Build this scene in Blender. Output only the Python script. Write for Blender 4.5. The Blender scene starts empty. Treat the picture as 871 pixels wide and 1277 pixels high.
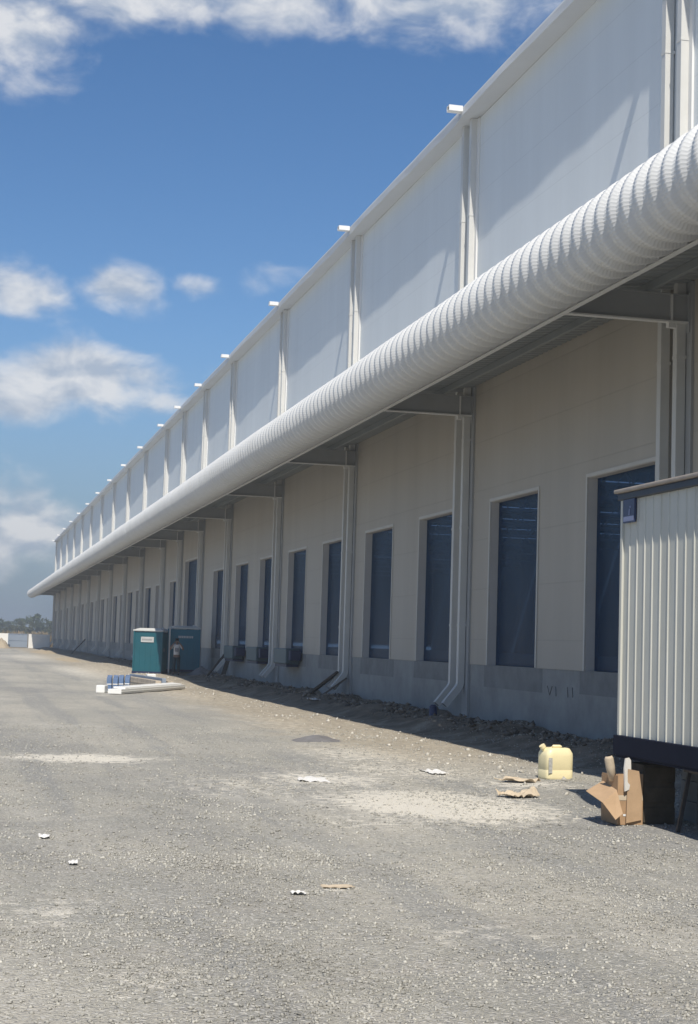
import bpy, bmesh, math, random
import numpy as np
from mathutils import Vector, Matrix, noise as mnoise

random.seed(7)
rng = np.random.default_rng(7)
R = math.radians
C = bpy.context.scene.collection
scene = bpy.context.scene

# ------------------------------------------------------------------ camera
YAW, PITCH, ROLL = 0.23106, 0.08278, 0.03068
cam_d = bpy.data.cameras.new("camera")
cam = bpy.data.objects.new("camera", cam_d)
C.objects.link(cam)
cam_d.sensor_fit = 'HORIZONTAL'
cam_d.sensor_width = 36.0
cam_d.lens = 36.0 * 2000.0 / 871.0
cam_d.clip_start = 0.1
cam_d.clip_end = 20000
cam.location = (0, 0, 1.7)
fwd = Vector((math.sin(YAW) * math.cos(PITCH), math.cos(YAW) * math.cos(PITCH), math.sin(PITCH)))
right = Vector((math.cos(YAW), -math.sin(YAW), 0))
up = right.cross(fwd)
# the picture's content leans clockwise, so the camera is rolled counter-clockwise
r2 = right * math.cos(ROLL) + up * math.sin(ROLL)
u2 = -right * math.sin(ROLL) + up * math.cos(ROLL)
cam.matrix_world = Matrix.Translation((0, 0, 1.7)) @ Matrix((r2, u2, -fwd)).transposed().to_4x4()
scene.camera = cam

# ------------------------------------------------------------------ light and exposure
SUN = Vector((-1.0, -5.0, 6.4)).normalized()
SUN_EL = math.asin(SUN.z)
SUN_AZ = math.atan2(SUN.x, SUN.y)
sd = bpy.data.lights.new("sun", 'SUN')
sd.energy = 4.4
sd.angle = R(0.55)
sd.color = (1.0, 0.93, 0.82)
so = bpy.data.objects.new("sun", sd)
C.objects.link(so)
so.rotation_euler = SUN.to_track_quat('Z', 'Y').to_euler()

scene.view_settings.view_transform = 'Standard'
scene.view_settings.look = 'None'
scene.view_settings.exposure = 0.2
scene.view_settings.gamma = 1.0
scene.view_settings.use_curve_mapping = False
scene.cycles.max_bounces = 8
scene.cycles.diffuse_bounces = 4
scene.cycles.transparent_max_bounces = 12


def az_el(px, py):
    """direction of a point of the sky, from where it stands in the photograph"""
    X = (px - 435.5) / 2000.0
    Y = (638.5 - py) / 2000.0
    d = (fwd + r2 * X + u2 * Y).normalized()
    return math.atan2(d.x, d.y), math.asin(d.z)


world = bpy.data.worlds.new("World")
scene.world = world
world.use_nodes = True
wn = world.node_tree
wn.nodes.clear()


def N(tree, typ, **kw):
    n = tree.nodes.new(typ)
    for k, v in kw.items():
        setattr(n, k, v)
    return n


def L(tree, a, b):
    tree.links.new(a, b)


def math_node(tree, op, a, b=None, c=None, clamp=False):
    n = tree.nodes.new('ShaderNodeMath')
    n.operation = op
    n.use_clamp = clamp
    for i, v in enumerate((a, b, c)):
        if v is None:
            continue
        if isinstance(v, (int, float)):
            n.inputs[i].default_value = v
        else:
            tree.links.new(v, n.inputs[i])
    return n.outputs[0]


def build_world():
    t = wn
    out = N(t, 'ShaderNodeOutputWorld')
    bg = N(t, 'ShaderNodeBackground')
    bg.inputs['Strength'].default_value = 0.085
    sky = N(t, 'ShaderNodeTexSky', sky_type='NISHITA')
    sky.sun_disc = False
    sky.sun_elevation = SUN_EL
    sky.sun_rotation = SUN_AZ % (2 * math.pi)
    sky.altitude = 300
    sky.air_density = 1.0
    sky.dust_density = 0.3
    sky.ozone_density = 3.2
    tc = N(t, 'ShaderNodeTexCoord')
    sep = N(t, 'ShaderNodeSeparateXYZ')
    L(t, tc.outputs['Generated'], sep.inputs[0])
    x, y, z = sep.outputs
    az = math_node(t, 'ARCTAN2', x, y)
    el = math_node(t, 'ARCSINE', z)
    # puffy detail: two noise scales in the direction, squeezed vertically
    mp = N(t, 'ShaderNodeMapping')
    mp.inputs['Scale'].default_value = (1, 1, 1.7)
    L(t, tc.outputs['Generated'], mp.inputs[0])
    n1 = N(t, 'ShaderNodeTexNoise')
    n1.inputs['Scale'].default_value = 26
    n1.inputs['Detail'].default_value = 7
    n1.inputs['Roughness'].default_value = 0.53
    n1.inputs['Distortion'].default_value = 0.25
    L(t, mp.outputs[0], n1.inputs[0])
    mp2 = N(t, 'ShaderNodeMapping')
    mp2.inputs['Scale'].default_value = (1, 1, 1.7)
    mp2.inputs['Location'].default_value = (0.004, 0.002, 0.014)
    L(t, tc.outputs['Generated'], mp2.inputs[0])
    n2 = N(t, 'ShaderNodeTexNoise')
    n2.inputs['Scale'].default_value = 26
    n2.inputs['Detail'].default_value = 7
    n2.inputs['Roughness'].default_value = 0.53
    n2.inputs['Distortion'].default_value = 0.25
    L(t, mp2.outputs[0], n2.inputs[0])
    nb = N(t, 'ShaderNodeTexNoise')
    nb.inputs['Scale'].default_value = 5
    nb.inputs['Detail'].default_value = 4
    L(t, tc.outputs['Generated'], nb.inputs[0])
    # cloud banks: (photo x, y, half width, half height, density)
    banks = [(-40, 25, 140, 62, 1.1), (30, 60, 50, 40, .7), (170, -18, 170, 44, 1.1), (340, 0, 110, 44, 0.95), (560, -2, 170, 52, 1.0),
             (25, 366, 62, 32, 1.0), (152, 360, 56, 30, 0.95), (244, 357, 32, 20, 0.9),
             (350, 335, 58, 30, 0.42), (105, 472, 112, 40, 1.15), (20, 492, 110, 38, 1.0), (190, 498, 60, 22, 0.7),
             (262, 462, 60, 30, 0.38), (45, 655, 62, 46, 1.1), (-30, 660, 80, 60, 1.0), (110, 605, 60, 22, 0.4), (100, 700, 90, 30, 0.45)]
    total = None
    for (cx, cy, rx, ry, dens) in banks:
        a0, e0 = az_el(cx, cy)
        da = math_node(t, 'MULTIPLY', math_node(t, 'SUBTRACT', az, a0), 2000.0 / rx)
        de = math_node(t, 'MULTIPLY', math_node(t, 'SUBTRACT', el, e0), 2000.0 / ry)
        d2 = math_node(t, 'ADD', math_node(t, 'MULTIPLY', da, da), math_node(t, 'MULTIPLY', de, de))
        g = math_node(t, 'MULTIPLY', math_node(t, 'EXPONENT', math_node(t, 'MULTIPLY', d2, -0.8)), dens)
        total = g if total is None else math_node(t, 'MAXIMUM', total, g)
    # scattered clouds elsewhere in the sky
    away = N(t, 'ShaderNodeMapRange')
    away.inputs['From Min'].default_value = 0.5
    away.inputs['From Max'].default_value = 0.8
    L(t, math_node(t, 'ABSOLUTE', math_node(t, 'SUBTRACT', az, 0.15)), away.inputs[0])
    other = N(t, 'ShaderNodeMapRange')
    other.inputs['From Min'].default_value = 0.52
    other.inputs['From Max'].default_value = 0.68
    L(t, nb.outputs[0], other.inputs[0])
    total = math_node(t, 'MAXIMUM', total, math_node(t, 'MULTIPLY', other.outputs[0], away.outputs[0]))

    def cover(nz):
        v = math_node(t, 'ADD', math_node(t, 'MULTIPLY', total, 0.95), math_node(t, 'MULTIPLY', math_node(t, 'SUBTRACT', nz, 0.5), 1.25))
        m = N(t, 'ShaderNodeMapRange', interpolation_type='SMOOTHSTEP')
        m.inputs['From Min'].default_value = 0.27
        m.inputs['From Max'].default_value = 0.95
        L(t, v, m.inputs[0])
        return m.outputs[0]
    c1 = cover(n1.outputs[0])
    c2 = cover(n2.outputs[0])
    # thicker cloud above a point means a greyer point
    lit = N(t, 'ShaderNodeMapRange')
    lit.inputs['From Min'].default_value = -0.13
    lit.inputs['From Max'].default_value = 0.12
    L(t, math_node(t, 'SUBTRACT', n1.outputs[0], n2.outputs[0]), lit.inputs[0])
    ccol = N(t, 'ShaderNodeMixRGB')
    ccol.inputs[1].default_value = (4.6, 5.3, 6.4, 1)
    ccol.inputs[2].default_value = (8.2, 8.3, 8.5, 1)
    L(t, lit.outputs[0], ccol.inputs[0])
    mix = N(t, 'ShaderNodeMixRGB')
    L(t, math_node(t, 'MULTIPLY', c1, 0.9, clamp=True), mix.inputs[0])
    hs = N(t, 'ShaderNodeHueSaturation')
    hs.inputs['Saturation'].default_value = 1.17
    tint = N(t, 'ShaderNodeMixRGB', blend_type='MULTIPLY')
    tint.inputs[0].default_value = 1.0
    tint.inputs[2].default_value = (1.02, 1.03, 1.08, 1)
    L(t, sky.outputs[0], tint.inputs[1])
    L(t, tint.outputs[0], hs.inputs['Color'])
    low = N(t, 'ShaderNodeMapRange', interpolation_type='SMOOTHSTEP')
    low.inputs['From Min'].default_value = 0.21
    low.inputs['From Max'].default_value = -0.01
    low.inputs['To Max'].default_value = 0.85
    L(t, el, low.inputs[0])
    hz = N(t, 'ShaderNodeMixRGB')
    hz.inputs[2].default_value = (1.65, 2.5, 3.7, 1)
    L(t, low.outputs[0], hz.inputs[0])
    L(t, hs.outputs[0], hz.inputs[1])
    L(t, hz.outputs[0], mix.inputs[1])
    L(t, ccol.outputs[0], mix.inputs[2])
    L(t, mix.outputs[0], bg.inputs['Color'])
    L(t, bg.outputs[0], out.inputs['Surface'])


build_world()

# ------------------------------------------------------------------ materials
MATS = {}


def mat(name, col, rough=0.6, metal=0.0, var=0.08, vscale=3.0, bump=0.0, bscale=60.0, spec=0.4, dirt=0.0,
        dirt_col=(0.25, 0.2, 0.15), stretch=(1, 1, 1), island=0.0):
    m = bpy.data.materials.new(name)
    m.use_nodes = True
    t = m.node_tree
    b = t.nodes['Principled BSDF']
    b.inputs['Roughness'].default_value = rough
    b.inputs['Metallic'].default_value = metal
    b.inputs['Specular IOR Level'].default_value = spec
    geo = N(t, 'ShaderNodeNewGeometry')
    mp = N(t, 'ShaderNodeMapping')
    mp.inputs['Scale'].default_value = stretch
    L(t, geo.outputs['Position'], mp.inputs[0])
    n = N(t, 'ShaderNodeTexNoise')
    n.inputs['Scale'].default_value = vscale
    n.inputs['Detail'].default_value = 6
    n.inputs['Roughness'].default_value = 0.62
    L(t, mp.outputs[0], n.inputs[0])
    rmp = N(t, 'ShaderNodeMapRange')
    rmp.inputs['From Min'].default_value = 0.3
    rmp.inputs['From Max'].default_value = 0.7
    rmp.inputs['To Min'].default_value = 1 - var
    rmp.inputs['To Max'].default_value = 1 + var
    L(t, n.outputs[0], rmp.inputs[0])
    fac = rmp.outputs[0]
    if island:
        ri = N(t, 'ShaderNodeMapRange')
        ri.inputs['To Min'].default_value = 1 - island
        ri.inputs['To Max'].default_value = 1 + island
        L(t, geo.outputs['Random Per Island'], ri.inputs[0])
        fac = math_node(t, 'MULTIPLY', fac, ri.outputs[0])
    v = N(t, 'ShaderNodeVectorMath', operation='SCALE')
    v.inputs[0].default_value = col
    L(t, fac, v.inputs['Scale'])
    colout = v.outputs[0]
    if dirt:
        n3 = N(t, 'ShaderNodeTexNoise')
        n3.inputs['Scale'].default_value = vscale * 0.45
        n3.inputs['Detail'].default_value = 8
        n3.inputs['Roughness'].default_value = 0.7
        L(t, mp.outputs[0], n3.inputs[0])
        dr = N(t, 'ShaderNodeMapRange')
        dr.inputs['From Min'].default_value = 0.48
        dr.inputs['From Max'].default_value = 0.75
        dr.inputs['To Max'].default_value = dirt
        L(t, n3.outputs[0], dr.inputs[0])
        mx = N(t, 'ShaderNodeMixRGB')
        mx.inputs[2].default_value = (*dirt_col, 1)
        L(t, dr.outputs[0], mx.inputs[0])
        L(t, colout, mx.inputs[1])
        colout = mx.outputs[0]
    L(t, colout, b.inputs['Base Color'])
    if bump:
        nb = N(t, 'ShaderNodeTexNoise')
        nb.inputs['Scale'].default_value = bscale
        nb.inputs['Detail'].default_value = 5
        L(t, geo.outputs['Position'], nb.inputs[0])
        bp = N(t, 'ShaderNodeBump')
        bp.inputs['Strength'].default_value = bump
        bp.inputs['Distance'].default_value = 0.02
        L(t, nb.outputs[0], bp.inputs['Height'])
        L(t, bp.outputs[0], b.inputs['Normal'])
    MATS[name] = m
    return m


def add_joints(m, pitch, offset, strength=0.6, width=0.02, axis=2, tone=0.9):
    """panel joints as thin grooves at a fixed pitch"""
    t = m.node_tree
    b = t.nodes['Principled BSDF']
    geo = N(t, 'ShaderNodeNewGeometry')
    sep = N(t, 'ShaderNodeSeparateXYZ')
    L(t, geo.outputs['Position'], sep.inputs[0])
    f = math_node(t, 'FRACT', math_node(t, 'DIVIDE', math_node(t, 'ADD', sep.outputs[axis], offset + 1000 * pitch), pitch))
    g = math_node(t, 'LESS_THAN', f, width / pitch)
    bp = N(t, 'ShaderNodeBump')
    bp.inputs['Strength'].default_value = strength
    bp.inputs['Distance'].default_value = 0.01
    bp.invert = True
    L(t, g, bp.inputs['Height'])
    L(t, bp.outputs[0], b.inputs['Normal'])
    src = b.inputs['Base Color'].links[0].from_socket
    mx = N(t, 'ShaderNodeMixRGB', blend_type='MULTIPLY')
    mx.inputs[2].default_value = (tone, tone, tone, 1)
    L(t, g, mx.inputs[0])
    L(t, src, mx.inputs[1])
    L(t, mx.outputs[0], b.inputs['Base Color'])


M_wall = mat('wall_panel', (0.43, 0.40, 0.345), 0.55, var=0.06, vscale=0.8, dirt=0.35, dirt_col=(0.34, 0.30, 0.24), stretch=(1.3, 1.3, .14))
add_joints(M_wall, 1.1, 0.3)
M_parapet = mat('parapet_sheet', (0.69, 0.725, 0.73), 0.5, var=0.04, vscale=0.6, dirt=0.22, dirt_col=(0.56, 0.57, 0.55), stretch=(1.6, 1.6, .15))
add_joints(M_parapet, 1.12, 0.25, 0.3, 0.02, 2, 0.92)
M_white = mat('white_metal', (0.78, 0.78, 0.76), 0.45, var=0.04, vscale=1.2, dirt=0.08, dirt_col=(0.6, 0.57, 0.5))
M_fascia = mat('fascia_sheet', (0.66, 0.67, 0.665), 0.5, var=0.05, vscale=1.2, dirt=0.1, dirt_col=(0.5, 0.48, 0.43))
M_cap = mat('cap_metal', (0.47, 0.49, 0.505), 0.55, var=0.04, vscale=1.0)
M_trim = mat('trim_metal', (0.70, 0.70, 0.68), 0.5, var=0.04, vscale=1.5)
M_pipe = mat('downspout_paint', (0.58, 0.58, 0.555), 0.45, var=0.05, vscale=2.0, dirt=0.15, dirt_col=(0.5, 0.47, 0.42))
M_col = mat('grey_steel', (0.36, 0.37, 0.37), 0.55, var=0.07, vscale=2.0)
M_deck = mat('galvanised_deck', (0.30, 0.32, 0.325), 0.45, var=0.08, vscale=1.5, metal=0.2)
M_conc = mat('plinth_concrete', (0.30, 0.308, 0.30), 0.85, var=0.13, vscale=1.6, bump=0.25, bscale=25, dirt=0.5, dirt_col=(0.15, 0.15, 0.15), spec=0.2)
M_conc2 = mat('patched_concrete', (0.23, 0.238, 0.235), 0.85, var=0.15, vscale=2.4, bump=0.25, bscale=25, dirt=0.4, dirt_col=(0.14, 0.14, 0.135), spec=0.2)
M_mark = mat('mark_paint', (0.17, 0.18, 0.18), 0.8, var=0.2, vscale=20)
M_frame = mat('door_trim', (0.55, 0.54, 0.50), 0.55, var=0.05, vscale=2.0, dirt=0.2, dirt_col=(0.4, 0.37, 0.32))
M_jamb = mat('jamb_metal', (0.58, 0.56, 0.53), 0.55, var=0.04, vscale=2.0)
M_floor = mat('hall_floor', (0.35, 0.36, 0.38), 0.5, var=0.1, vscale=0.5)
M_hall = mat('hall_sheet', (0.40, 0.43, 0.47), 0.6, var=0.08, vscale=0.3)
M_truss = mat('truss_paint', (0.7, 0.72, 0.74), 0.5, var=0.05)
M_cabin = mat('cabin_sheet', (0.53, 0.53, 0.475), 0.5, var=0.05, vscale=2.0, dirt=0.4, dirt_col=(0.38, 0.36, 0.29), stretch=(2, 2, .4))
M_cabblue = mat('cabin_frame_blue', (0.020, 0.028, 0.044), 0.45, var=0.12, vscale=4, dirt=0.15, dirt_col=(0.15, 0.14, 0.13))
M_cabbase = mat('cabin_base_navy', (0.010, 0.013, 0.026), 0.85, var=0.15, vscale=4, spec=0.1)
M_tan = mat('tan_edge', (0.33, 0.29, 0.25), 0.7, var=0.2, vscale=6)
M_sign = mat('sign_blue', (0.030, 0.045, 0.105), 0.4, var=0.05)
M_sign2 = mat('sign_pale_blue', (0.20, 0.23, 0.36), 0.5, var=0.05)
M_signw = mat('sign_white', (0.75, 0.76, 0.76), 0.5, var=0.04)
M_signd = mat('dusty_sign', (0.50, 0.51, 0.50), 0.6, var=0.1)
M_signg = mat('sign_grey', (0.25, 0.26, 0.27), 0.5, var=0.04)
M_teal = mat('toilet_plastic', (0.008, 0.095, 0.125), 0.5, var=0.08, vscale=1.5, dirt=0.15, dirt_col=(0.08, 0.11, 0.11))
M_teal2 = mat('toilet_door_plastic', (0.012, 0.17, 0.19), 0.5, var=0.08, vscale=1.5)
M_teal3 = mat('toilet_plastic_blue', (0.010, 0.145, 0.215), 0.5, var=0.08, vscale=1.5, dirt=0.15, dirt_col=(0.08, 0.13, 0.14))
M_navy = mat('dark_navy', (0.015, 0.025, 0.07), 0.5, var=0.1)
M_roofw = mat('toilet_roof', (0.55, 0.56, 0.54), 0.6, var=0.06)
M_card = mat('cardboard', (0.40, 0.26, 0.15), 0.85, var=0.12, vscale=6, dirt=0.25, dirt_col=(0.22, 0.15, 0.10), spec=0.15)
M_card2 = mat('cardboard_inside', (0.45, 0.31, 0.19), 0.85, var=0.1, vscale=6, spec=0.15)
M_cuboid = mat('cuboid_brown', (0.085, 0.07, 0.05), 0.85, var=0.3, vscale=7, spec=0.1)
M_foam = mat('foam', (0.62, 0.60, 0.55), 0.8, var=0.05, vscale=8, dirt=0.1, spec=0.1)
M_wood = mat('old_timber', (0.10, 0.085, 0.07), 0.85, var=0.3, vscale=6, stretch=(1, 1, .3), spec=0.15)
M_paletimber = mat('pale_timber', (0.46, 0.40, 0.32), 0.8, var=0.2, vscale=5, spec=0.15)
M_dark = mat('dark_steel', (0.035, 0.033, 0.032), 0.5, var=0.2, vscale=5)
M_rubber = mat('rubber', (0.02, 0.022, 0.028), 0.7, var=0.2)
M_lev = mat('leveller_paint', (0.075, 0.115, 0.13), 0.5, var=0.1, vscale=3)
M_can = mat('jerrycan_plastic', (0.82, 0.73, 0.45), 0.4, var=0.05, vscale=4, dirt=0.1, dirt_col=(0.5, 0.42, 0.25))
M_stripe = mat('blue_wrap', (0.13, 0.20, 0.34), 0.5, var=0.15, vscale=3)
M_label = mat('worn_label', (0.42, 0.42, 0.40), 0.7, var=0.3, vscale=30)
M_blockw = mat('white_panel', (0.80, 0.80, 0.77), 0.5, var=0.04, vscale=2)
M_fence = mat('site_panel_white', (0.88, 0.86, 0.80), 0.55, var=0.05, vscale=0.6, dirt=0.12, dirt_col=(0.6, 0.52, 0.4))
M_fenceg = mat('site_panel_grey', (0.26, 0.31, 0.38), 0.55, var=0.06, vscale=0.6)
M_sand = mat('sand', (0.42, 0.35, 0.25), 0.95, var=0.15, vscale=2, bump=0.4, bscale=6, spec=0.1)
M_gpile = mat('dark_grit', (0.19, 0.185, 0.185), 0.95, var=0.2, vscale=6, bump=0.6, bscale=40, spec=0.1)
M_stone = mat('stone_mix', (0.39, 0.378, 0.335), 0.9, var=0.24, vscale=0.9, island=0.28, spec=0.15)
M_stonep = mat('pale_stone', (0.50, 0.475, 0.415), 0.9, var=0.15, vscale=20, island=0.25, spec=0.15)
M_rubble = mat('rubble_mix', (0.22, 0.19, 0.155), 0.95, var=0.2, vscale=10, island=0.6, spec=0.1)
M_paper = mat('crumpled_paper', (0.74, 0.73, 0.70), 0.8, var=0.06, vscale=8)
M_sack = mat('paper_sack', (0.55, 0.46, 0.34), 0.85, var=0.12, vscale=6, spec=0.1)
M_leaf = mat('leaf', (0.065, 0.085, 0.035), 0.7, var=0.25, vscale=0.5, island=0.35, spec=0.2)
M_leaf2 = mat('dusty_leaf', (0.095, 0.10, 0.05), 0.7, var=0.25, vscale=0.5, island=0.35, spec=0.2)
M_bark = mat('bark', (0.10, 0.08, 0.06), 0.9, var=0.2)
M_dry = mat('dry_scrub', (0.24, 0.19, 0.115), 0.9, var=0.25, vscale=0.4, island=0.3, spec=0.1)
M_skin = mat('skin', (0.20, 0.115, 0.075), 0.6, var=0.05)
M_hair = mat('hair', (0.012, 0.010, 0.009), 0.7, var=0.1)
M_shirt = mat('shirt_cloth', (0.62, 0.60, 0.58), 0.85, var=0.06, vscale=8, spec=0.1)
M_print = mat('shirt_print', (0.28, 0.27, 0.27), 0.85, var=0.1, vscale=8, spec=0.1)
M_trouser = mat('trouser_cloth', (0.025, 0.045, 0.055), 0.85, var=0.1, vscale=8, spec=0.1)
M_bluecan = mat('blue_plastic', (0.02, 0.045, 0.13), 0.45, var=0.1)

def pane_material():
    m = bpy.data.materials.new('blue_door_sheet')
    m.use_nodes = True
    t = m.node_tree
    t.nodes.clear()
    out = N(t, 'ShaderNodeOutputMaterial')
    tr = N(t, 'ShaderNodeBsdfTransparent')
    tr.inputs[0].default_value = (0.42, 0.58, 0.80, 1)
    df = N(t, 'ShaderNodeBsdfPrincipled')
    df.inputs['Base Color'].default_value = (0.020, 0.064, 0.120, 1)
    df.inputs['Roughness'].default_value = 0.35
    geo = N(t, 'ShaderNodeNewGeometry')
    mp = N(t, 'ShaderNodeMapping')
    mp.inputs['Scale'].default_value = (1, 0.5, 0.25)
    L(t, geo.outputs['Position'], mp.inputs[0])
    n = N(t, 'ShaderNodeTexNoise')
    n.inputs['Scale'].default_value = 1.6
    n.inputs['Detail'].default_value = 4
    L(t, mp.outputs[0], n.inputs[0])
    bp = N(t, 'ShaderNodeBump')
    bp.inputs['Strength'].default_value = 0.15
    bp.inputs['Distance'].default_value = 0.1
    L(t, n.outputs[0], bp.inputs['Height'])
    L(t, bp.outputs[0], df.inputs['Normal'])
    r = N(t, 'ShaderNodeMapRange')
    r.inputs['From Min'].default_value = 0.3
    r.inputs['From Max'].default_value = 0.7
    r.inputs['To Min'].default_value = 0.28
    r.inputs['To Max'].default_value = 0.40
    L(t, n.outputs[0], r.inputs[0])
    mx = N(t, 'ShaderNodeMixShader')
    L(t, r.outputs[0], mx.inputs[0])
    L(t, tr.outputs[0], mx.inputs[1])
    L(t, df.outputs[0], mx.inputs[2])
    L(t, mx.outputs[0], out.inputs['Surface'])
    return m


M_pane = pane_material()


# ------------------------------------------------------------------ mesh helpers
class MB:
    def __init__(s):
        s.v = []
        s.f = []
        s.mi = []

    def poly(s, pts, faces, mi=0):
        o = len(s.v)
        s.v += [tuple(p) for p in pts]
        s.f += [tuple(o + i for i in f) for f in faces]
        s.mi += [mi] * len(faces)

    def box(s, x0, y0, z0, x1, y1, z1, mi=0, M=None, taper=0):
        p = [(x0, y0, z0), (x1, y0, z0), (x1, y1, z0), (x0, y1, z0), (x0 + taper, y0 + taper, z1), (x1 - taper, y0 + taper, z1),
             (x1 - taper, y1 - taper, z1), (x0 + taper, y1 - taper, z1)]
        if M is not None:
            p = [tuple(M @ Vector(q)) for q in p]
        s.poly(p, [(0, 3, 2, 1), (4, 5, 6, 7), (0, 1, 5, 4), (1, 2, 6, 5), (2, 3, 7, 6), (3, 0, 4, 7)], mi)

    def bar(s, a, b, w, h=None, mi=0):
        """square bar from a to b"""
        h = h or w
        a = Vector(a)
        b = Vector(b)
        d = (b - a).normalized()
        q = d.to_track_quat('Z', 'Y')
        M = Matrix.Translation(a) @ q.to_matrix().to_4x4()
        s.box(-w / 2, -h / 2, 0, w / 2, h / 2, (b - a).length, mi, M)

    def sweep(s, path, prof, mi=0, cap=True):
        """prof: list of (u,v); path: list of (point, U axis, V axis)"""
        o = len(s.v)
        n = len(prof)
        for (p, U, V) in path:
            for (u, v) in prof:
                s.v.append(tuple(Vector(p) + Vector(U) * u + Vector(V) * v))
        for i in range(len(path) - 1):
            for j in range(n):
                a = o + i * n + j
                b = o + i * n + (j + 1) % n
                s.f.append((a, b, b + n, a + n))
                s.mi.append(mi)
        if cap:
            s.f.append(tuple(o + j for j in range(n))[::-1])
            s.f.append(tuple(o + (len(path) - 1) * n + j for j in range(n)))
            s.mi += [mi, mi]

    def cyl(s, a, b, r0, r1=None, n=16, mi=0, cap=True):
        r1 = r0 if r1 is None else r1
        a = Vector(a)
        b = Vector(b)
        q = (b - a).normalized().to_track_quat('Z', 'Y')
        U = q @ Vector((1, 0, 0))
        V = q @ Vector((0, 1, 0))
        prof = [(math.cos(2 * math.pi * i / n), math.sin(2 * math.pi * i / n)) for i in range(n)]
        s.sweep([(a, U * r0, V * r0), (b, U * r1, V * r1)], prof, mi, cap)

    def build(s, name, mats, parent=None, bevel=0, smooth=False, loc=None):
        me = bpy.data.meshes.new(name)
        me.from_pydata(s.v, [], s.f)
        if not isinstance(mats, (list, tuple)):
            mats = [mats]
        for m in mats:
            me.materials.append(m)
        me.polygons.foreach_set('material_index', s.mi)
        bm = bmesh.new()
        bm.from_mesh(me)
        bmesh.ops.recalc_face_normals(bm, faces=bm.faces)
        bm.to_mesh(me)
        bm.free()
        if smooth:
            me.polygons.foreach_set('use_smooth', [True] * len(me.polygons))
        o = bpy.data.objects.new(name, me)
        C.objects.link(o)
        if parent:
            o.parent = parent
        if loc is not None:
            o.location = loc
        if bevel:
            md = o.modifiers.new('bevel', 'BEVEL')
            md.width = bevel
            md.segments = 2
            md.limit_method = 'ANGLE'
        return o


def np_mesh(name, V, F, m, parent=None, smooth=False):
    """V (n,3), F (k,nv) arrays"""
    me = bpy.data.meshes.new(name)
    k, nv = F.shape
    me.vertices.add(len(V))
    me.vertices.foreach_set('co', np.ascontiguousarray(V, dtype=np.float32).ravel())
    me.loops.add(k * nv)
    me.loops.foreach_set('vertex_index', np.ascontiguousarray(F, dtype=np.int32).ravel())
    me.polygons.add(k)
    me.polygons.foreach_set('loop_start', np.arange(0, k * nv, nv, dtype=np.int32))
    me.update(calc_edges=True)
    if smooth:
        me.polygons.foreach_set('use_smooth', np.ones(k, dtype=bool))
    me.materials.append(m)
    o = bpy.data.objects.new(name, me)
    C.objects.link(o)
    if parent:
        o.parent = parent
    return o


def empty(name, loc=(0, 0, 0), rz=0):
    o = bpy.data.objects.new(name, None)
    o.empty_display_size = 0.2
    o.location = loc
    o.rotation_euler = (0, 0, rz)
    C.objects.link(o)
    return o


def tag(o, label=None, cat=None, group=None, kind=None):
    if label:
        o['label'] = label
    if cat:
        o['category'] = cat
    if group:
        o['group'] = group
    if kind:
        o['kind'] = kind
    return o


def sstep(a, b, x):
    t = np.clip((np.asarray(x, dtype=float) - a) / (b - a), 0, 1)
    return t * t * (3 - 2 * t)


# ------------------------------------------------------------------ ground
WX = 10.96            # front face of the long wall


def ground_z(x, y):
    x = np.asarray(x, dtype=float)
    y = np.asarray(y, dtype=float)
    z = 0.17 * sstep(8.8, 9.7, x) * sstep(16, 19, y)
    z = np.maximum(z, 0.17 * sstep(6.3, 7.6, x) * sstep(58, 66, y) * (1 - sstep(96, 110, y)))
    strip = sstep(8.7, 9.5, x) * (1 - sstep(10.95, 11.3, x)) * sstep(19, 22, y) * (y < 215)
    z = z + strip * .075 * np.clip(np.sin(y * .93 + x) + .7 * np.sin(y * 2.17 - 1.9 * x) + .35 * np.sin(y * 4.9 + 3 * x), -.2, 2)
    z = z + 0.06 * np.exp(-(((x - 7.4) / 0.9) ** 2 + ((y - 18.6) / 1.3) ** 2))
    near = np.exp(-((y / 90.0) ** 2)) * (np.abs(x) < 60)
    z = z + near * (0.012 * np.sin(x * 2.3 + 0.7 * y) * np.sin(y * 1.1 - x * .4) + 0.010 * np.sin(x * 5.1 + 1.3) * np.sin(y * 3.3 + x))
    far = sstep(60, 400, np.abs(x)) + sstep(240, 600, y)
    z = z + np.clip(far, 0, 1) * 0.5 * np.sin(x * 0.021) * np.sin(y * 0.017)
    return z


def gz(x, y):
    return float(ground_z(x, y))


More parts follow.
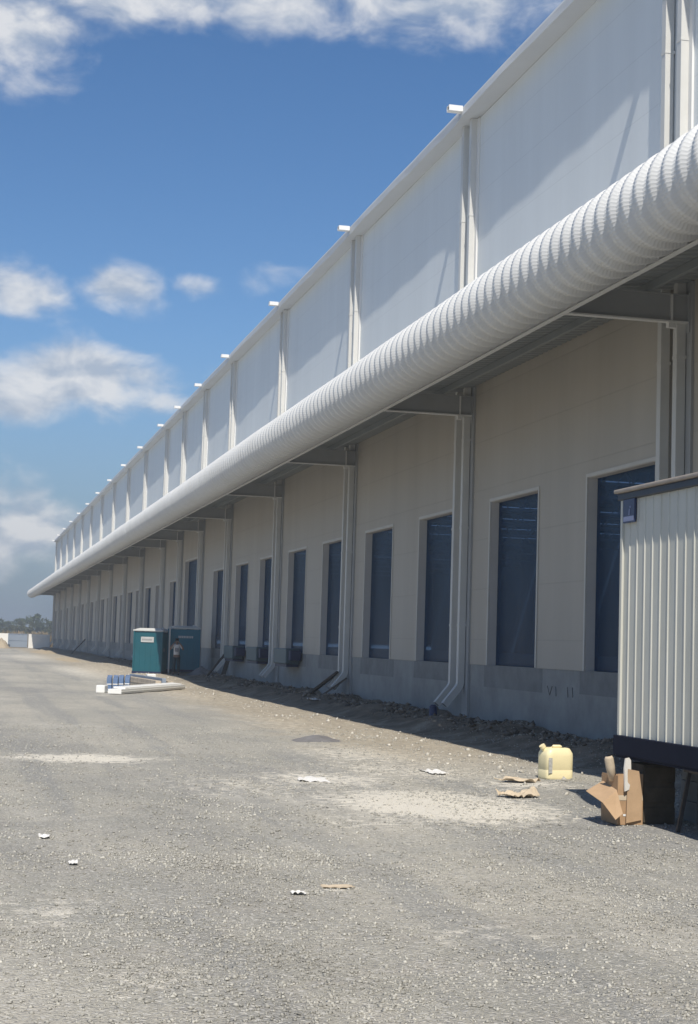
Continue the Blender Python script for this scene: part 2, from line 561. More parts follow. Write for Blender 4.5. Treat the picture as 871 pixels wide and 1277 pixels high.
def make_ground():
    xs = np.concatenate([[-3000, -1000, -400, -200, -100, -60, -35, -20, -12, -7], np.arange(-4, 12.01, 0.2), [13, 16, 22, 35, 60, 100, 200, 400, 1000, 3000]])
    ys = np.concatenate([[-1500, -600, -200, -80, -30, -12, -4, 0, 3], np.arange(4, 50, 0.2), np.arange(50, 110, 0.6), np.arange(110, 260, 3), [280, 310, 350, 400, 470, 560, 700, 1000, 1600, 3000]])
    X, Y = np.meshgrid(xs, ys)
    Z = ground_z(X, Y)
    V = np.stack([X.ravel(), Y.ravel(), Z.ravel()], 1)
    nx, ny = len(xs), len(ys)
    i = np.arange(ny - 1)[:, None] * nx + np.arange(nx - 1)[None, :]
    F = np.stack([i, i + 1, i + nx + 1, i + nx], -1).reshape(-1, 4)
    m = bpy.data.materials.new('gravel_yard')
    m.use_nodes = True
    t = m.node_tree
    b = t.nodes['Principled BSDF']
    b.inputs['Roughness'].default_value = 0.95
    b.inputs['Specular IOR Level'].default_value = 0.12
    geo = N(t, 'ShaderNodeNewGeometry')
    sep = N(t, 'ShaderNodeSeparateXYZ')
    L(t, geo.outputs['Position'], sep.inputs[0])
    px, py, pz = sep.outputs

    def noise(scale, detail=6, rough=0.6, sc=(1, 1, 1)):
        mp = N(t, 'ShaderNodeMapping')
        mp.inputs['Scale'].default_value = sc
        L(t, geo.outputs['Position'], mp.inputs[0])
        n = N(t, 'ShaderNodeTexNoise')
        n.inputs['Scale'].default_value = scale
        n.inputs['Detail'].default_value = detail
        n.inputs['Roughness'].default_value = rough
        L(t, mp.outputs[0], n.inputs[0])
        return n.outputs[0]

    def rng_(v, a, b_, c=0.0, d=1.0, smooth=True):
        r = N(t, 'ShaderNodeMapRange')
        if smooth:
            r.interpolation_type = 'SMOOTHSTEP'
        r.inputs['From Min'].default_value = a
        r.inputs['From Max'].default_value = b_
        r.inputs['To Min'].default_value = c
        r.inputs['To Max'].default_value = d
        L(t, v, r.inputs[0])
        return r.outputs[0]

    def mixc(f, a, b_):
        mx = N(t, 'ShaderNodeMixRGB')
        L(t, f, mx.inputs[0])
        for k, s in ((1, a), (2, b_)):
            if isinstance(s, tuple):
                mx.inputs[k].default_value = (*s, 1)
            else:
                L(t, s, mx.inputs[k])
        return mx.outputs[0]
    big = noise(0.35, 5, 0.6, (1, 0.6, 1))
    mid = noise(2.2, 6, 0.65)
    fine = noise(38, 4, 0.75)
    grit = N(t, 'ShaderNodeTexVoronoi')
    grit.inputs['Scale'].default_value = 55
    L(t, geo.outputs['Position'], grit.inputs[0])
    sepc = N(t, 'ShaderNodeSeparateColor')
    L(t, grit.outputs['Color'], sepc.inputs[0])
    gv = sepc.outputs[0]
    base = mixc(rng_(big, 0.35, 0.65), (0.360, 0.350, 0.306), (0.485, 0.460, 0.392))
    base = mixc(rng_(mid, 0.45, 0.75, 0, 0.6), base, (0.46, 0.425, 0.37))
    base = mixc(rng_(noise(0.8, 6, 0.7, (1, .7, 1)), 0.52, 0.70, 0, 0.55), base, (0.315, 0.32, 0.30))
    base = mixc(rng_(noise(6.5, 5, 0.75), 0.50, 0.68, 0, 0.5), base, (0.27, 0.262, 0.25))
    base = mixc(rng_(noise(0.16, 6, 0.65, (1, .35, 1)), 0.47, 0.60, 0, 0.6), base, (0.255, 0.254, 0.245))
    base = mixc(rng_(noise(1.1, 5, 0.6, (1, .035, 1)), 0.48, 0.62, 0, 0.6), base, (0.27, 0.272, 0.265))
    base = mixc(rng_(noise(0.45, 7, 0.7, (1, .4, 1)), 0.53, 0.66, 0, 0.55), base, (0.56, 0.535, 0.47))
    base = mixc(rng_(fine, 0.50, 0.72, 0, 0.75), base, (0.235, 0.23, 0.222))
    base = mixc(rng_(gv, 0.80, 0.95, 0, 0.7), base, (0.62, 0.60, 0.55))
    base = mixc(rng_(gv, 0.0, 0.14, 0.7, 0.0), base, (0.23, 0.228, 0.225))
    # pale dust and stone fines where loads were dropped: (x, y, rx, ry, amount)
    spots = [(5.1, 16.9, 1.25, 1.9, 1.15), (0.55, 10.3, .5, 1.0, .42), (1.0, 8.2, .5, .8, .4), (3.0, 9.3, .8, .7, .35), (6.0, 21.5, 1.6, 2.6, .55), (4.5, 20.0, 1.2, 1.6, .65), (1.6, 23.0, 1.3, .9, .9), (6.6, 33.0, 1.0, 7.0, .45),
             (6.9, 19.3, 0.8, 1.1, .7), (3.4, 19.0, 1.8, 2.0, .45), (6.2, 24.5, 1.5, 3.0, .6), (4.2, 15.2, 1.4, 1.2, .45), (0.6, 10.0, .5, .7, .3), (2.3, 8.0, .5, .5, .25), (2.6, 11.1, .25, .2, .5), (6.8, 50, 1.4, 9, .5), (6.0, 80, 2.5, 22, .6), (5, 130, 5, 30, .5)]
    tot = None
    for (cx, cy, rx, ry, am) in spots:
        dx = math_node(t, 'DIVIDE', math_node(t, 'SUBTRACT', px, cx), rx)
        dy = math_node(t, 'DIVIDE', math_node(t, 'SUBTRACT', py, cy), ry)
        g = math_node(t, 'MULTIPLY', math_node(t, 'EXPONENT', math_node(t, 'MULTIPLY', math_node(t, 'ADD', math_node(t, 'MULTIPLY', dx, dx), math_node(t, 'MULTIPLY', dy, dy)), -1.0)), am)
        tot = g if tot is None else math_node(t, 'MAXIMUM', tot, g)
    pn = noise(5.5, 7, 0.75)
    pf = rng_(math_node(t, 'ADD', tot, math_node(t, 'MULTIPLY', math_node(t, 'SUBTRACT', pn, 0.52), 2.2)), 0.25, 0.70)
    pf = math_node(t, 'MULTIPLY', pf, rng_(tot, 0.02, 0.3))
    base = mixc(math_node(t, 'MULTIPLY', pf, 0.9), base, (0.78, 0.735, 0.635))
    # brown earth along the wall and beyond the hoardings
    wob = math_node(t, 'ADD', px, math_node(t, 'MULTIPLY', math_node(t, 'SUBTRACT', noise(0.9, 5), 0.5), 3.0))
    tanf = math_node(t, 'MULTIPLY', rng_(wob, 5.0, 7.2), rng_(py, 19, 27, 0, 0.7))
    base = mixc(tanf, base, mixc(rng_(pn, .38, .62), (0.33, 0.275, 0.20), (0.54, 0.47, 0.355)))
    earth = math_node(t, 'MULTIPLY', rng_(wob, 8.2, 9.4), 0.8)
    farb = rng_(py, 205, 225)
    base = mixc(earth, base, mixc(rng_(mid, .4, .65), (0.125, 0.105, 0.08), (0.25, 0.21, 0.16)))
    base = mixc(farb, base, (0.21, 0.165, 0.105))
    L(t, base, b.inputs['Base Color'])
    hb = math_node(t, 'ADD', math_node(t, 'MULTIPLY', fine, 0.6), math_node(t, 'ADD', math_node(t, 'MULTIPLY', grit.outputs['Distance'], -0.7), math_node(t, 'MULTIPLY', noise(9, 6, .7), 1.2)))
    bp = N(t, 'ShaderNodeBump')
    bp.inputs['Strength'].default_value = 0.9
    bp.inputs['Distance'].default_value = 0.022
    L(t, hb, bp.inputs['Height'])
    L(t, bp.outputs[0], b.inputs['Normal'])
    o = np_mesh('ground', V, F, m, smooth=True)
    tag(o, kind='structure')


make_ground()

# ------------------------------------------------------------------ the warehouse
COLS = [-10.44, 0.80, 12.04, 23.28, 34.52, 45.77, 57.05, 68.5, 76.9, 84.8, 92.5, 103.9, 115.3, 127.0, 138.8, 150.8, 163.0, 175.2, 187.6, 199.8, 211.6]
Y0, Y1 = COLS[0] - 0.3, COLS[-1] + 0.4
Z_BASE, Z_DOOR, Z_TOP = 1.36, 4.92, 13.95
wh = empty('warehouse', (WX, 100, 0))
WH_OFF = Vector((-WX, -100, 0))
tag(wh, 'long white warehouse with a round corrugated canopy edge and a row of blue dock doors', 'warehouse')


def wpart(mb, name, m, parent=wh, **kw):
    """parts are modelled in world coordinates and re-based on the thing's Empty"""
    mb.v = [(x + WH_OFF.x, y + WH_OFF.y, z) for (x, y, z) in mb.v]
    return mb.build(name, m, parent, **kw)


# door list: (y near, y far, z top, wide)
DOORS = []
for i in range(len(COLS) - 1):
    a, b = COLS[i], COLS[i + 1]
    S = b - a
    if S > 10:
        sc = S / 11.24
        DOORS.append((a + 1.20 * sc, a + 1.20 * sc + 3.03, Z_DOOR))
        DOORS.append((a + 6.81 * sc, a + 6.81 * sc + 3.03, Z_DOOR))
    elif 76 < a < 78:
        DOORS.append((a + 0.55, a + 6.6, 5.80))
    else:
        DOORS.append((a + 1.9, a + 1.9 + 3.0, Z_DOOR))

mb = MB()
edges = [Y0]
for (a, b, zt) in DOORS:
    edges += [a, b]
edges.append(Y1)
for k in range(0, len(edges), 2):
    mb.box(WX, edges[k], Z_BASE, WX + 0.2, edges[k + 1], 5.80)
for (a, b, zt) in DOORS:
    if zt < 5.79:
        mb.box(WX, a, zt, WX + 0.2, b, 5.80)
mb.box(WX, Y0, 5.80, WX + 0.2, Y1, Z_TOP)
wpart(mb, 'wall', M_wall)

mb = MB()
mb.box(WX + 0.015, Y0 + .01, -0.6, WX + 0.5, Y1 - .01, Z_BASE)
wpart(mb, 'concrete_plinth', M_conc)

m_ = MB()
for (ya, za_, yb, zb_) in ((29.43, 1.03, 29.30, .86), (29.17, 1.03, 29.296, .862)):
    m_.bar((WX + .012, ya, za_), (WX + .012, yb, zb_), .02, .008)
wpart(m_, 'painted_mark', M_mark)
for (ya, za_, yb, zb_) in ((28.98, 1.03, 28.95, .85), (28.36, 1.04, 28.33, .85), (28.12, 1.04, 28.08, .86)):
    m_ = MB()
    m_.bar((WX + .012, ya, za_), (WX + .012, yb, zb_), .02, .008)
    wpart(m_, 'painted_mark', M_mark)

# the hall behind the doors: floor, back wall, ends and a roof with open rooflight strips
mb = MB()
mb.box(WX + 0.5, Y0 + .2, 1.0, 62, Y1 - .2, 1.35)
wpart(mb, 'floor_slab', M_floor)
mb = MB()
mb.box(62, Y0, 0, 62.3, Y1, 14.5)
mb.box(WX + .2, Y0 - .2, 0, 62, Y0, 13.5)
mb.box(WX + .2, Y1, 0, 62, Y1 + .2, 13.5)
wpart(mb, 'rear_wall', M_hall)
mb = MB()
yy = Y0
rc = 0
while yy < Y1:
    y2 = min(yy + 10.5, Y1)
    mb.box(WX + .2, yy, 13.3, 62, y2, 13.45)
    yy = y2 + .75
wpart(mb, 'roof', M_hall)
for cy in COLS[2:]:
    mb = MB()
    for (z0, z1) in ((11.2, 11.35), (12.95, 13.1)):
        mb.box(WX + .3, cy - .08, z0, 61.5, cy + .08, z1)
    x = WX + .4
    while x < 60:
        mb.bar((x, cy, 11.35), (x + .9, cy, 12.95), .08)
        mb.bar((x + .9, cy, 12.95), (x + 1.8, cy, 11.35), .08)
        x += 1.8
    wpart(mb, 'roof_truss', M_truss)

# dock doors
for (a, b, zt) in DOORS:
    f = MB()
    tw = 0.065
    xf, xb = WX - 0.02, WX + 0.24
    for (ya, yb) in ((a - tw + .02, a + .02), (b - .02, b + tw - .02)):
        f.box(xf, ya, Z_BASE + .002, WX - .0025, yb, zt + tw - .02)
    f.box(xf, a + .02, zt - .02, WX - .0025, b - .02, zt + tw - .02)
    # lining of the opening
    f.box(WX + .004, a + .003, Z_BASE + .002, xb, a + .03, zt - .003, 1)
    f.box(WX + .004, b - .03, Z_BASE + .002, xb, b - .003, zt - .003, 1)
    f.box(WX + .004, a + .03, zt - .03, xb, b - .03, zt - .003, 1)
    fo = wpart(f, 'dock_door_frame', [M_frame, M_jamb])
    p = MB()
    p.box(xb - .06, a + .03, Z_BASE + .004, xb - .05, b - .03, zt - .03)
    p.v = [(x + WH_OFF.x, y + WH_OFF.y, z) for (x, y, z) in p.v]
    p.build('door_sheet', M_pane, fo)
    # patched strip of concrete under each sill
    q = MB()
    d = random.uniform(.42, .52)
    q.box(WX + .011, a - .35, Z_BASE - d, WX + .03, b + .25, Z_BASE - .006)
    wpart(q, 'sill_patch', M_conc2)

# grey pilasters, twin downspouts with kicked-out shoes, overflow scuppers
for ci, cy in enumerate(COLS):
    m_ = MB()
    m_.box(WX - .045, cy - .16, 0.05, WX + .015 - .004, cy + .24, 7.62)
    wpart(m_, 'pilaster', M_col)
    m_ = MB()
    m_.box(WX - .075, cy - .10, 8.0, WX - .034, cy + .05, 13.89)
    wpart(m_, 'parapet_post', M_trim)
    for dy in (0.02, 0.62):
        p = MB()
        w = 0.075
        prof = [(-w, -w), (w, -w), (w, w), (-w, w)]
        xc = WX - .135
        yc = cy + dy + .08
        Yv = (0, 1, 0)
        zg = gz(WX - .6, yc)
        k = 0.42
        path = [((xc, yc, 13.895), (1, 0, 0), Yv), ((xc, yc, zg + .80), (1, 0, 0), Yv)]
        for ang, zz, xx in ((20, .72, -.012), (40, .64, -.06)):
            A = R(ang)
            path.append(((xc + xx, yc, zg + zz), (math.cos(A), 0, -math.sin(A)), Yv))
        A = R(40)
        path.append(((xc - .36, yc, zg + .27), (math.cos(A), 0, -math.sin(A)), Yv))
        p.sweep(path, prof, 0, cap=False)
        wi = .068
        profi = [(-wi, -wi), (-wi, wi), (wi, wi), (wi, -wi)]
        p.sweep([((xc - .355, yc, zg + .275), path[-1][1], Yv), ((xc - .20, yc, zg + .47), path[-1][1], Yv)], profi, 1, cap=True)
        for zz in (2.2, 4.4, 6.4, 9.4, 11.6):
            p.box(xc - w - .008, yc - w - .008, zz, WX - .036, yc + w + .008, zz + .05)
        wpart(p, 'downspout', [M_pipe, M_dark])
    s = MB()
    ys = cy + .12
    xo, xi, z0, z1 = WX - .76, WX - .43, 14.03, 14.16
    s.box(xo, ys - .10, z0, xi, ys + .10, z0 + .02)
    s.box(xo, ys - .10, z1 - .02, xi, ys + .10, z1)
    s.box(xo, ys - .10, z0 + .02, xi, ys - .08, z1 - .02)
    s.box(xo, ys + .08, z0 + .02, xi, ys + .10, z1 - .02)
    wpart(s, 'scupper', M_white)

# parapet sheets, one per bay
for i in range(len(COLS) - 1):
    m_ = MB()
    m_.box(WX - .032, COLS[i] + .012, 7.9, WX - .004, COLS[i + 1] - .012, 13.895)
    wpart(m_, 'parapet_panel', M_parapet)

# parapet cap: a folded metal coping, slightly wavy as site-fixed flashings are
mb = MB()
y = Y0
pr = [(-0.41, 13.90), (-0.41, 14.10), (-0.36, 14.20), (0.36, 14.40), (0.36, 13.90)]
sec = []
while True:
    # each length of flashing is fixed a little out of true between its two posts
    k = max(i for i in range(len(COLS)) if COLS[i] <= max(y, COLS[0]))
    k = min(k, len(COLS) - 2)
    u = (y - COLS[k]) / (COLS[k + 1] - COLS[k])
    amt = .055 + .03 * math.sin(k * 2.4)
    jx = -amt * min(max(u, 0) / .78, max(0, (1.25 - u)) / .47) + .008 * math.sin(y * 2.1 + 1)
    jz = .012 * math.sin(y * .57 + 2) + .008 * math.sin(y * 1.9)
    sec.append((y, jx, jz))
    if y >= Y1:
        break
    y = min(y + 0.94, Y1)
prof = [(a, b) for a, b in pr]
mb2 = MB()
for (y, jx, jz) in sec:
    for k, (a, b) in enumerate(prof):
        mb2.v.append((WX + a + (jx if k in (0,) else jx * .3 if k in (1, 2) else 0), y, b + (jz if k in (0,) else jz * .2 if k < 4 else 0)))
n = len(prof)
for i in range(len(sec) - 1):
    for j in range(n):
        mb2.f.append((i * n + j, i * n + (j + 1) % n, (i + 1) * n + (j + 1) % n, (i + 1) * n + j))
        mb2.mi.append(0)
mb2.f.append(tuple(range(n)))
mb2.f.append(tuple((len(sec) - 1) * n + j for j in range(n)))
mb2.mi += [0, 0]
wpart(mb2, 'parapet_cap', M_cap)

# canopy: crimp-curved corrugated bullnose along the outer edge
CX, CZ, CR = 7.95, 7.13, 0.55
A0, A1 = R(58), R(303)
YC0, YC1 = Y0 - .4, Y1 + .9


def bullnose(ya, yb, narc, crimp):
    pitch = .40
    prof = [(0.0, 0.0), (0.12, 0.0), (0.19, -0.064), (0.37, -0.064)]
    ys, rs = [], []
    k0 = math.floor(ya / pitch)
    y = k0 * pitch
    while y < yb:
        for (u, r) in prof:
            ys.append(y + u)
            rs.append(r)
        y += pitch
    ys.append(y)
    rs.append(0)
    ys = np.array(ys)
    rs = np.array(rs)
    if crimp:
        nc = 46
        th, cr = [], []
        for i in range(nc):
            for (u, c) in ((0.0, 0.0), (0.35, 0.007), (0.7, 0.006)):
                th.append(A0 + (A1 - A0) * (i + u) / nc)
                cr.append(c)
        th.append(A1)
        cr.append(0)
        th = np.array(th)
        cr = np.array(cr)
    else:
        th = np.linspace(A0, A1, narc)
        cr = np.full(narc, .003)
    rr = CR + rs[:, None] + cr[None, :]
    X = CX + rr * np.cos(th)[None, :]
    Z = CZ + rr * np.sin(th)[None, :]
    # site-fixed sheets: each length laps the next and sits a few millimetres out of line
    sheet = np.floor(ys / (pitch * 6))
    off = .005 * np.sin(sheet * 12.9898) + .004 * np.sin(ys * .9)
    X = X + off[:, None] * np.cos(th)[None, :]
    Z = Z + (off * .6 + .006 * np.sin(ys * .31))[:, None]
    Y = np.repeat(ys[:, None], len(th), 1)
    V = np.stack([X.ravel() + WH_OFF.x, Y.ravel() + WH_OFF.y, Z.ravel()], 1)
    nj = len(th)
    i = np.arange(len(ys) - 1)[:, None] * nj + np.arange(nj - 1)[None, :]
    F = np.stack([i, i + nj, i + nj + 1, i + 1], -1).reshape(-1, 4)
    return V, F, y


Va, Fa, ye = bullnose(YC0, 80, 0, True)
Vb, Fb, ye2 = bullnose(ye, YC1, 40, False)
fas = np_mesh('canopy_fascia', np.concatenate([Va, Vb]), np.concatenate([Fa, Fb + len(Va)]), M_fascia, wh)
# closing plate at the far end of the bullnose
m_ = MB()
pts = [(CX + (CR - .03) * math.cos(A0 + (A1 - A0) * i / 24), CZ + (CR - .03) * math.sin(A0 + (A1 - A0) * i / 24)) for i in range(25)]
pts += [(WX - .05, 7.55), (WX - .05, 7.93)]
nn = len(pts)
m_.poly([(x, ye2 - .03, z) for x, z in pts] + [(x, ye2 - .01, z) for x, z in pts],
        [tuple(range(nn)), tuple(range(nn, 2 * nn))[::-1]] + [(i, (i + 1) % nn, nn + (i + 1) % nn, nn + i) for i in range(nn)])
wpart(m_, 'canopy_end_plate', M_trim)
# edge angle under the bullnose
ex, ez = CX + CR * math.cos(A1), CZ + CR * math.sin(A1)
m_ = MB()
m_.box(ex - .005, YC0, ez - .035, ex + .075, YC1 - .05, ez - .02)
m_.box(ex + .06, YC0, ez - .02, ex + .075, YC1 - .05, ez + .10)
wpart(m_, 'edge_angle', M_trim)
# corrugated deck seen from below, and the top sheet
ys_, zs_ = [], []
y = YC0
while y < YC1 - .3:
    for (u, dz) in ((0, 0), (.12, 0), (.15, .05), (.23, .05)):
        ys_.append(y + u)
        zs_.append(dz)
    y += .26
ys_ = np.array(ys_)
zs_ = np.array(zs_)
xa, xb = ex + .08, WX - .035
za, zb = 7.38, 7.62
V = np.concatenate([np.stack([np.full_like(ys_, xa), ys_, za + zs_], 1), np.stack([np.full_like(ys_, xb), ys_, zb + zs_], 1)])
V[:, 0] += WH_OFF.x
V[:, 1] += WH_OFF.y
k = len(ys_)
i = np.arange(k - 1)
F = np.stack([i, i + 1, i + 1 + k, i + k], 1)
np_mesh('canopy_deck', V, F, M_deck, wh)
m_ = MB()
tx, tz = CX + (CR - .06) * math.cos(A0), CZ + (CR - .06) * math.sin(A0)
m_.poly([(tx, YC0, tz), (WX - .035, YC0, 7.92), (WX - .035, YC1 - .1, 7.92), (tx, YC1 - .1, tz),
         (tx, YC0, tz + .02), (WX - .035, YC0, 7.94), (WX - .035, YC1 - .1, 7.94), (tx, YC1 - .1, tz + .02)],
        [(0, 3, 2, 1), (4, 5, 6, 7), (0, 1, 5, 4), (1, 2, 6, 5), (2, 3, 7, 6), (3, 0, 4, 7)])
wpart(m_, 'canopy_roof', M_white)
for px_ in (9.0, 10.2):
    m_ = MB()
    zz = za + (zb - za) * (px_ - xa) / (xb - xa)
    m_.box(px_, YC0 + .2, zz - .13, px_ + .012, YC1 - .4, zz - .003)
    m_.box(px_ + .012, YC0 + .2, zz - .13, px_ + .07, YC1 - .4, zz - .118)
    wpart(m_, 'canopy_purlin', M_deck)
for cy in COLS:
    m_ = MB()
    x0, x1 = ex + .1, WX - .05
    m_.box(x0, cy - .006, 6.98, x1, cy + .006, 7.40, 1)
    m_.box(x0, cy - .07, 6.955, x1, cy + .07, 6.98)
    m_.box(x0, cy - .07, 7.40, x1, cy + .07, 7.412, 1)
    m_.box(x1 - .30, cy - .06, 6.982, x1 - .27, cy - .007, 7.398)
    m_.box(x1 - .34, cy - .05, 6.87, x1 - .22, cy + .05, 6.953)
    m_.box(x1 - .012, cy - .10, 6.80, x1 - .001, cy + .10, 7.45, 1)
    wpart(m_, 'canopy_beam', [M_trim, M_col])

# dock levellers parked under three of the doors
for (yc) in (54.2, 59.9, 65.4):
    l = MB()
    l.box(WX - .50, yc - 1.1, 1.0, WX - .03, yc + 1.1, 1.52)
    lo = wpart(l, 'dock_leveller', M_lev, bevel=.03)
    for sy in (-1, 1):
        c = MB()
        ya = yc + sy * 1.11
        yb_ = yc + sy * 1.45
        c.box(WX - .42, min(ya, yb_), 1.12, WX - .03, max(ya, yb_), 1.46)
        c.v = [(x + WH_OFF.x, y + WH_OFF.y, z) for (x, y, z) in c.v]
        c.build('bumper', M_navy, lo, bevel=.03)
    c = MB()
    c.box(WX - .45, yc - 1.0, .90, WX - .04, yc + 1.0, .995)
    c.v = [(x + WH_OFF.x, y + WH_OFF.y, z) for (x, y, z) in c.v]
    c.build('lip', M_navy, lo)

# ------------------------------------------------------------------ site cabin
CFX, CEY, CL, CW = 6.60, 15.62, 6.0, 2.4
cabin = empty('site_cabin', (CFX, CEY, 0))
tag(cabin, 'cream ribbed site cabin with a dark blue frame standing on blocks beside the warehouse', 'site cabin')


def ribbed(length, z0, z1):
    """trapezoid-ribbed sheet along -Y, ribs towards -X"""
    V, F = [], []
    y = 0
    prof = []
    while y < length - .19:
        prof += [(y, 0), (y + .140, 0), (y + .147, -.011), (y + .158, -.011), (y + .165, 0)]
        y += .19
    prof.append((length, 0))
    m_ = MB()
    m_.v = [(d, -yy, z0) for yy, d in prof] + [(d, -yy, z1) for yy, d in prof]
    k = len(prof)
    m_.f = [(i, i + 1, i + 1 + k, i + k) for i in range(k - 1)]
    m_.mi = [0] * (k - 1)
    return m_


m_ = ribbed(CL - .10, .86, 3.29)
m_.v = [(x + .02, y - .05, z) for x, y, z in m_.v]
m_.build('ribbed_wall', M_cabin, cabin)
m_ = MB()
m_.box(.03, -CL + .02, .84, CW - .03, -.02, 3.29)
m_.build('shell', M_cabin, cabin)
m_ = MB()
for (y0, y1) in ((-.05, 0.0), (-CL, -CL + .05)):
    m_.box(-.004, y0, .86, .06, y1, 3.29)
    m_.box(CW - .06, y0, .86, CW + .004, y1, 3.29)
m_.build('corner_post', M_cabin, cabin)
m_ = MB()
m_.box(-.035, -CL - .03, .66, .06, .03, .86)
m_.box(CW - .06, -CL - .03, .66, CW + .035, .03, .86)
m_.box(.06, -.05, .66, CW - .06, .03, .86)
m_.box(.06, -CL - .03, .66, CW - .06, -CL + .05, .86)
for k in range(5):
    m_.box(.06, -.9 - k * 1.1, .70, CW - .06, -.82 - k * 1.1, .82)
m_.box(-.02, -CL, .635, .05, 0, .66)
m_.build('base_frame', M_cabbase, cabin, bevel=.006)
m_ = MB()
m_.box(-.03, -CL - .03, 3.292, CW + .03, .03, 3.36)
m_.build('roof_frame', M_cabblue, cabin, bevel=.006)
m_ = MB()
m_.box(-.07, -CL - .05, 3.363, CW + .05, .05, 3.405)
m_.build('roof', M_tan, cabin, bevel=.015)
m_ = MB()
m_.box(-.026, -.40, 3.045, -.002, -.115, 3.288)
sg = m_.build('name_plate', M_sign, cabin)
m_ = MB()
m_.box(-.030, -.385, 3.06, -.0265, -.13, 3.11, 0)
m_.poly([(-.0305, -.262, 3.12), (-.0305, -.288, 3.12), (-.0305, -.300, 3.185), (-.0305, -.275, 3.185),
         (-.027, -.262, 3.12), (-.027, -.288, 3.12), (-.027, -.300, 3.185), (-.027, -.275, 3.185)],
        [(0, 1, 2, 3), (4, 7, 6, 5), (0, 4, 5, 1), (1, 5, 6, 2), (2, 6, 7, 3), (3, 7, 4, 0)], 0)
m_.box(-.0305, -.318, 3.196, -.027, -.288, 3.214, 0)
m_.build('lettering', M_sign2, sg)

# blocks carrying the cabin
pts_b = [(CFX + .85, CEY - .3), (CFX + .25, CEY - 4.9), (CFX + 2.1, CEY - .5), (CFX + 2.1, CEY - 4.9)]
lab = ['grey concrete block stack under the blue cabin frame, behind the cardboard box', 'grey concrete block stack under the outer side of the cabin, nearest the camera',
       'grey concrete block stack under the far inner corner of the cabin', 'grey concrete block stack under the near inner corner of the cabin']
for (bx, by), lb in zip(pts_b, lab):
    m_ = MB()
    z = gz(bx, by)
    rem = .63 - z
    for k in range(3):
        m_.box(-.2 + .01 * k, -.2, z + rem * k / 3 - (.05 if k == 0 else 0), .2 + .01 * k, .2 - .01 * k, z + rem * (k + 1) / 3 - .004)
    ob = m_.build('block_stack', M_conc2, bevel=.008, loc=(bx, by, 0))
    tag(ob, lb, 'block', 'blocks under the cabin')

# steel trestle under the cabin
tr = empty('steel_trestle', (6.88, 14.05, gz(6.9, 14)))
tag(tr, 'dark steel trestle with splayed legs standing under the site cabin', 'trestle')
for (sx, sy) in ((-1, -1), (-1, 1), (1, -1), (1, 1)):
    m_ = MB()
    m_.bar((sx * .16, sy * .35, 0), (sx * .05, sy * .33, .60), .035)
    m_.build('leg', M_dark, tr)
m_ = MB()
m_.box(-.07, -.42, .58, .07, .42, .625)
m_.build('top_bar', M_dark, tr)

# ------------------------------------------------------------------ cardboard box and scraps
bx0, by0 = 6.36, 15.02
gb = gz(6.6, 15.1)
box = empty('cardboard_box', (bx0, by0, gb))
tag(box, 'torn brown cardboard box with hanging flaps at the corner of the cabin', 'box')
bw, bd, bh = .27, .42, .50
m_ = MB()
th = .008
m_.box(0, 0, 0, bw, th, bh)
m_.box(0, bd - th, 0, bw, bd, bh * .93)
m_.box(0, th, 0, th, bd - th, bh * .96)
m_.box(bw - th, th, 0, bw, bd - th, bh)
m_.box(th, th, 0.004, bw - th, bd - th, .012)
m_.build('body', M_card, box)
m_ = MB()
m_.poly([(-.002, .02, .34), (-.002, .38, .40), (-.20, .34, .30), (-.17, -.03, .22), (-.06, -.10, .06), (.015, -.10, .12)],
        [(0, 1, 2, 3), (0, 3, 4, 5)])
fl = m_.build('torn_flap', M_card2, box)
sm = fl.modifiers.new('thickness', 'SOLIDIFY')
sm.thickness = .008
fl['label'] = 'pale torn flap hanging out to the side'
m_ = MB()
m_.poly([(.22, -.012, .53), (.10, -.02, .55), (.08, -.035, .02), (.25, -.02, .05), (.255, -.015, .30)], [(0, 1, 2, 3, 4)])
fl = m_.build('front_flap', M_card2, box)
sm = fl.modifiers.new('thickness', 'SOLIDIFY')
sm.thickness = .008
m_ = MB()
m_.box(.005, -.0035, .24, bw - .004, -.001, .29)
m_.build('tape', M_sack, box)
m_ = MB()
m_.box(.06, -.004, .085, .17, -.001, .105)
m_.build('label_strip', M_signw, box)

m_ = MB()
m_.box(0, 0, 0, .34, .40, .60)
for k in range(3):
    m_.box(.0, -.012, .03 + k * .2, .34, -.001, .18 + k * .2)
ob = m_.build('dark_cuboid', M_cuboid, bevel=.008, loc=(bx0 + .285, by0 + .03, gb - .01))  # plain dark brown cuboid set against the right side of the cardboard box
tag(ob, 'dark brown crate under the cabin, right of the cardboard box', 'cuboid')
m_ = MB()
m_.poly([(0, 0, 0), (.05, .01, .02), (.075, .02, .14), (.070, .03, .31), (.048, .03, .335), (.012, .03, .325), (-.005, .02, .22)], [(0, 1, 2, 3, 4, 5, 6)])
ob = m_.build('foam_strip', M_foam, loc=(bx0 + .055, by0 - .03, gb + .33))
sm = ob.modifiers.new('thickness', 'SOLIDIFY')
sm.thickness = .02
ob.rotation_euler = (R(-4), R(4), R(8))
tag(ob, 'torn white foam strip sticking up out of the cardboard box', 'foam strip')
m_ = MB()
nseg = 10
pts = []
for i in range(nseg + 1):
    a = R(-70 + 140 * i / nseg)
    for z, rr in ((0, .04), (.14, .05), (.22, .05), (.25, .035)):
        pts.append((math.sin(a) * rr, (1 - math.cos(a)) * rr * 1.3, z))
m_.poly(pts, [(i * 4 + j, i * 4 + j + 1, (i + 1) * 4 + j + 1, (i + 1) * 4 + j) for i in range(nseg) for j in range(3)])
ob = m_.build('bent_sheet', M_sack, smooth=True, loc=(bx0 - .005, by0 + .10, gb + .42))
sm = ob.modifiers.new('thickness', 'SOLIDIFY')
sm.thickness = .006
ob.rotation_euler = (R(6), R(-12), R(-15))
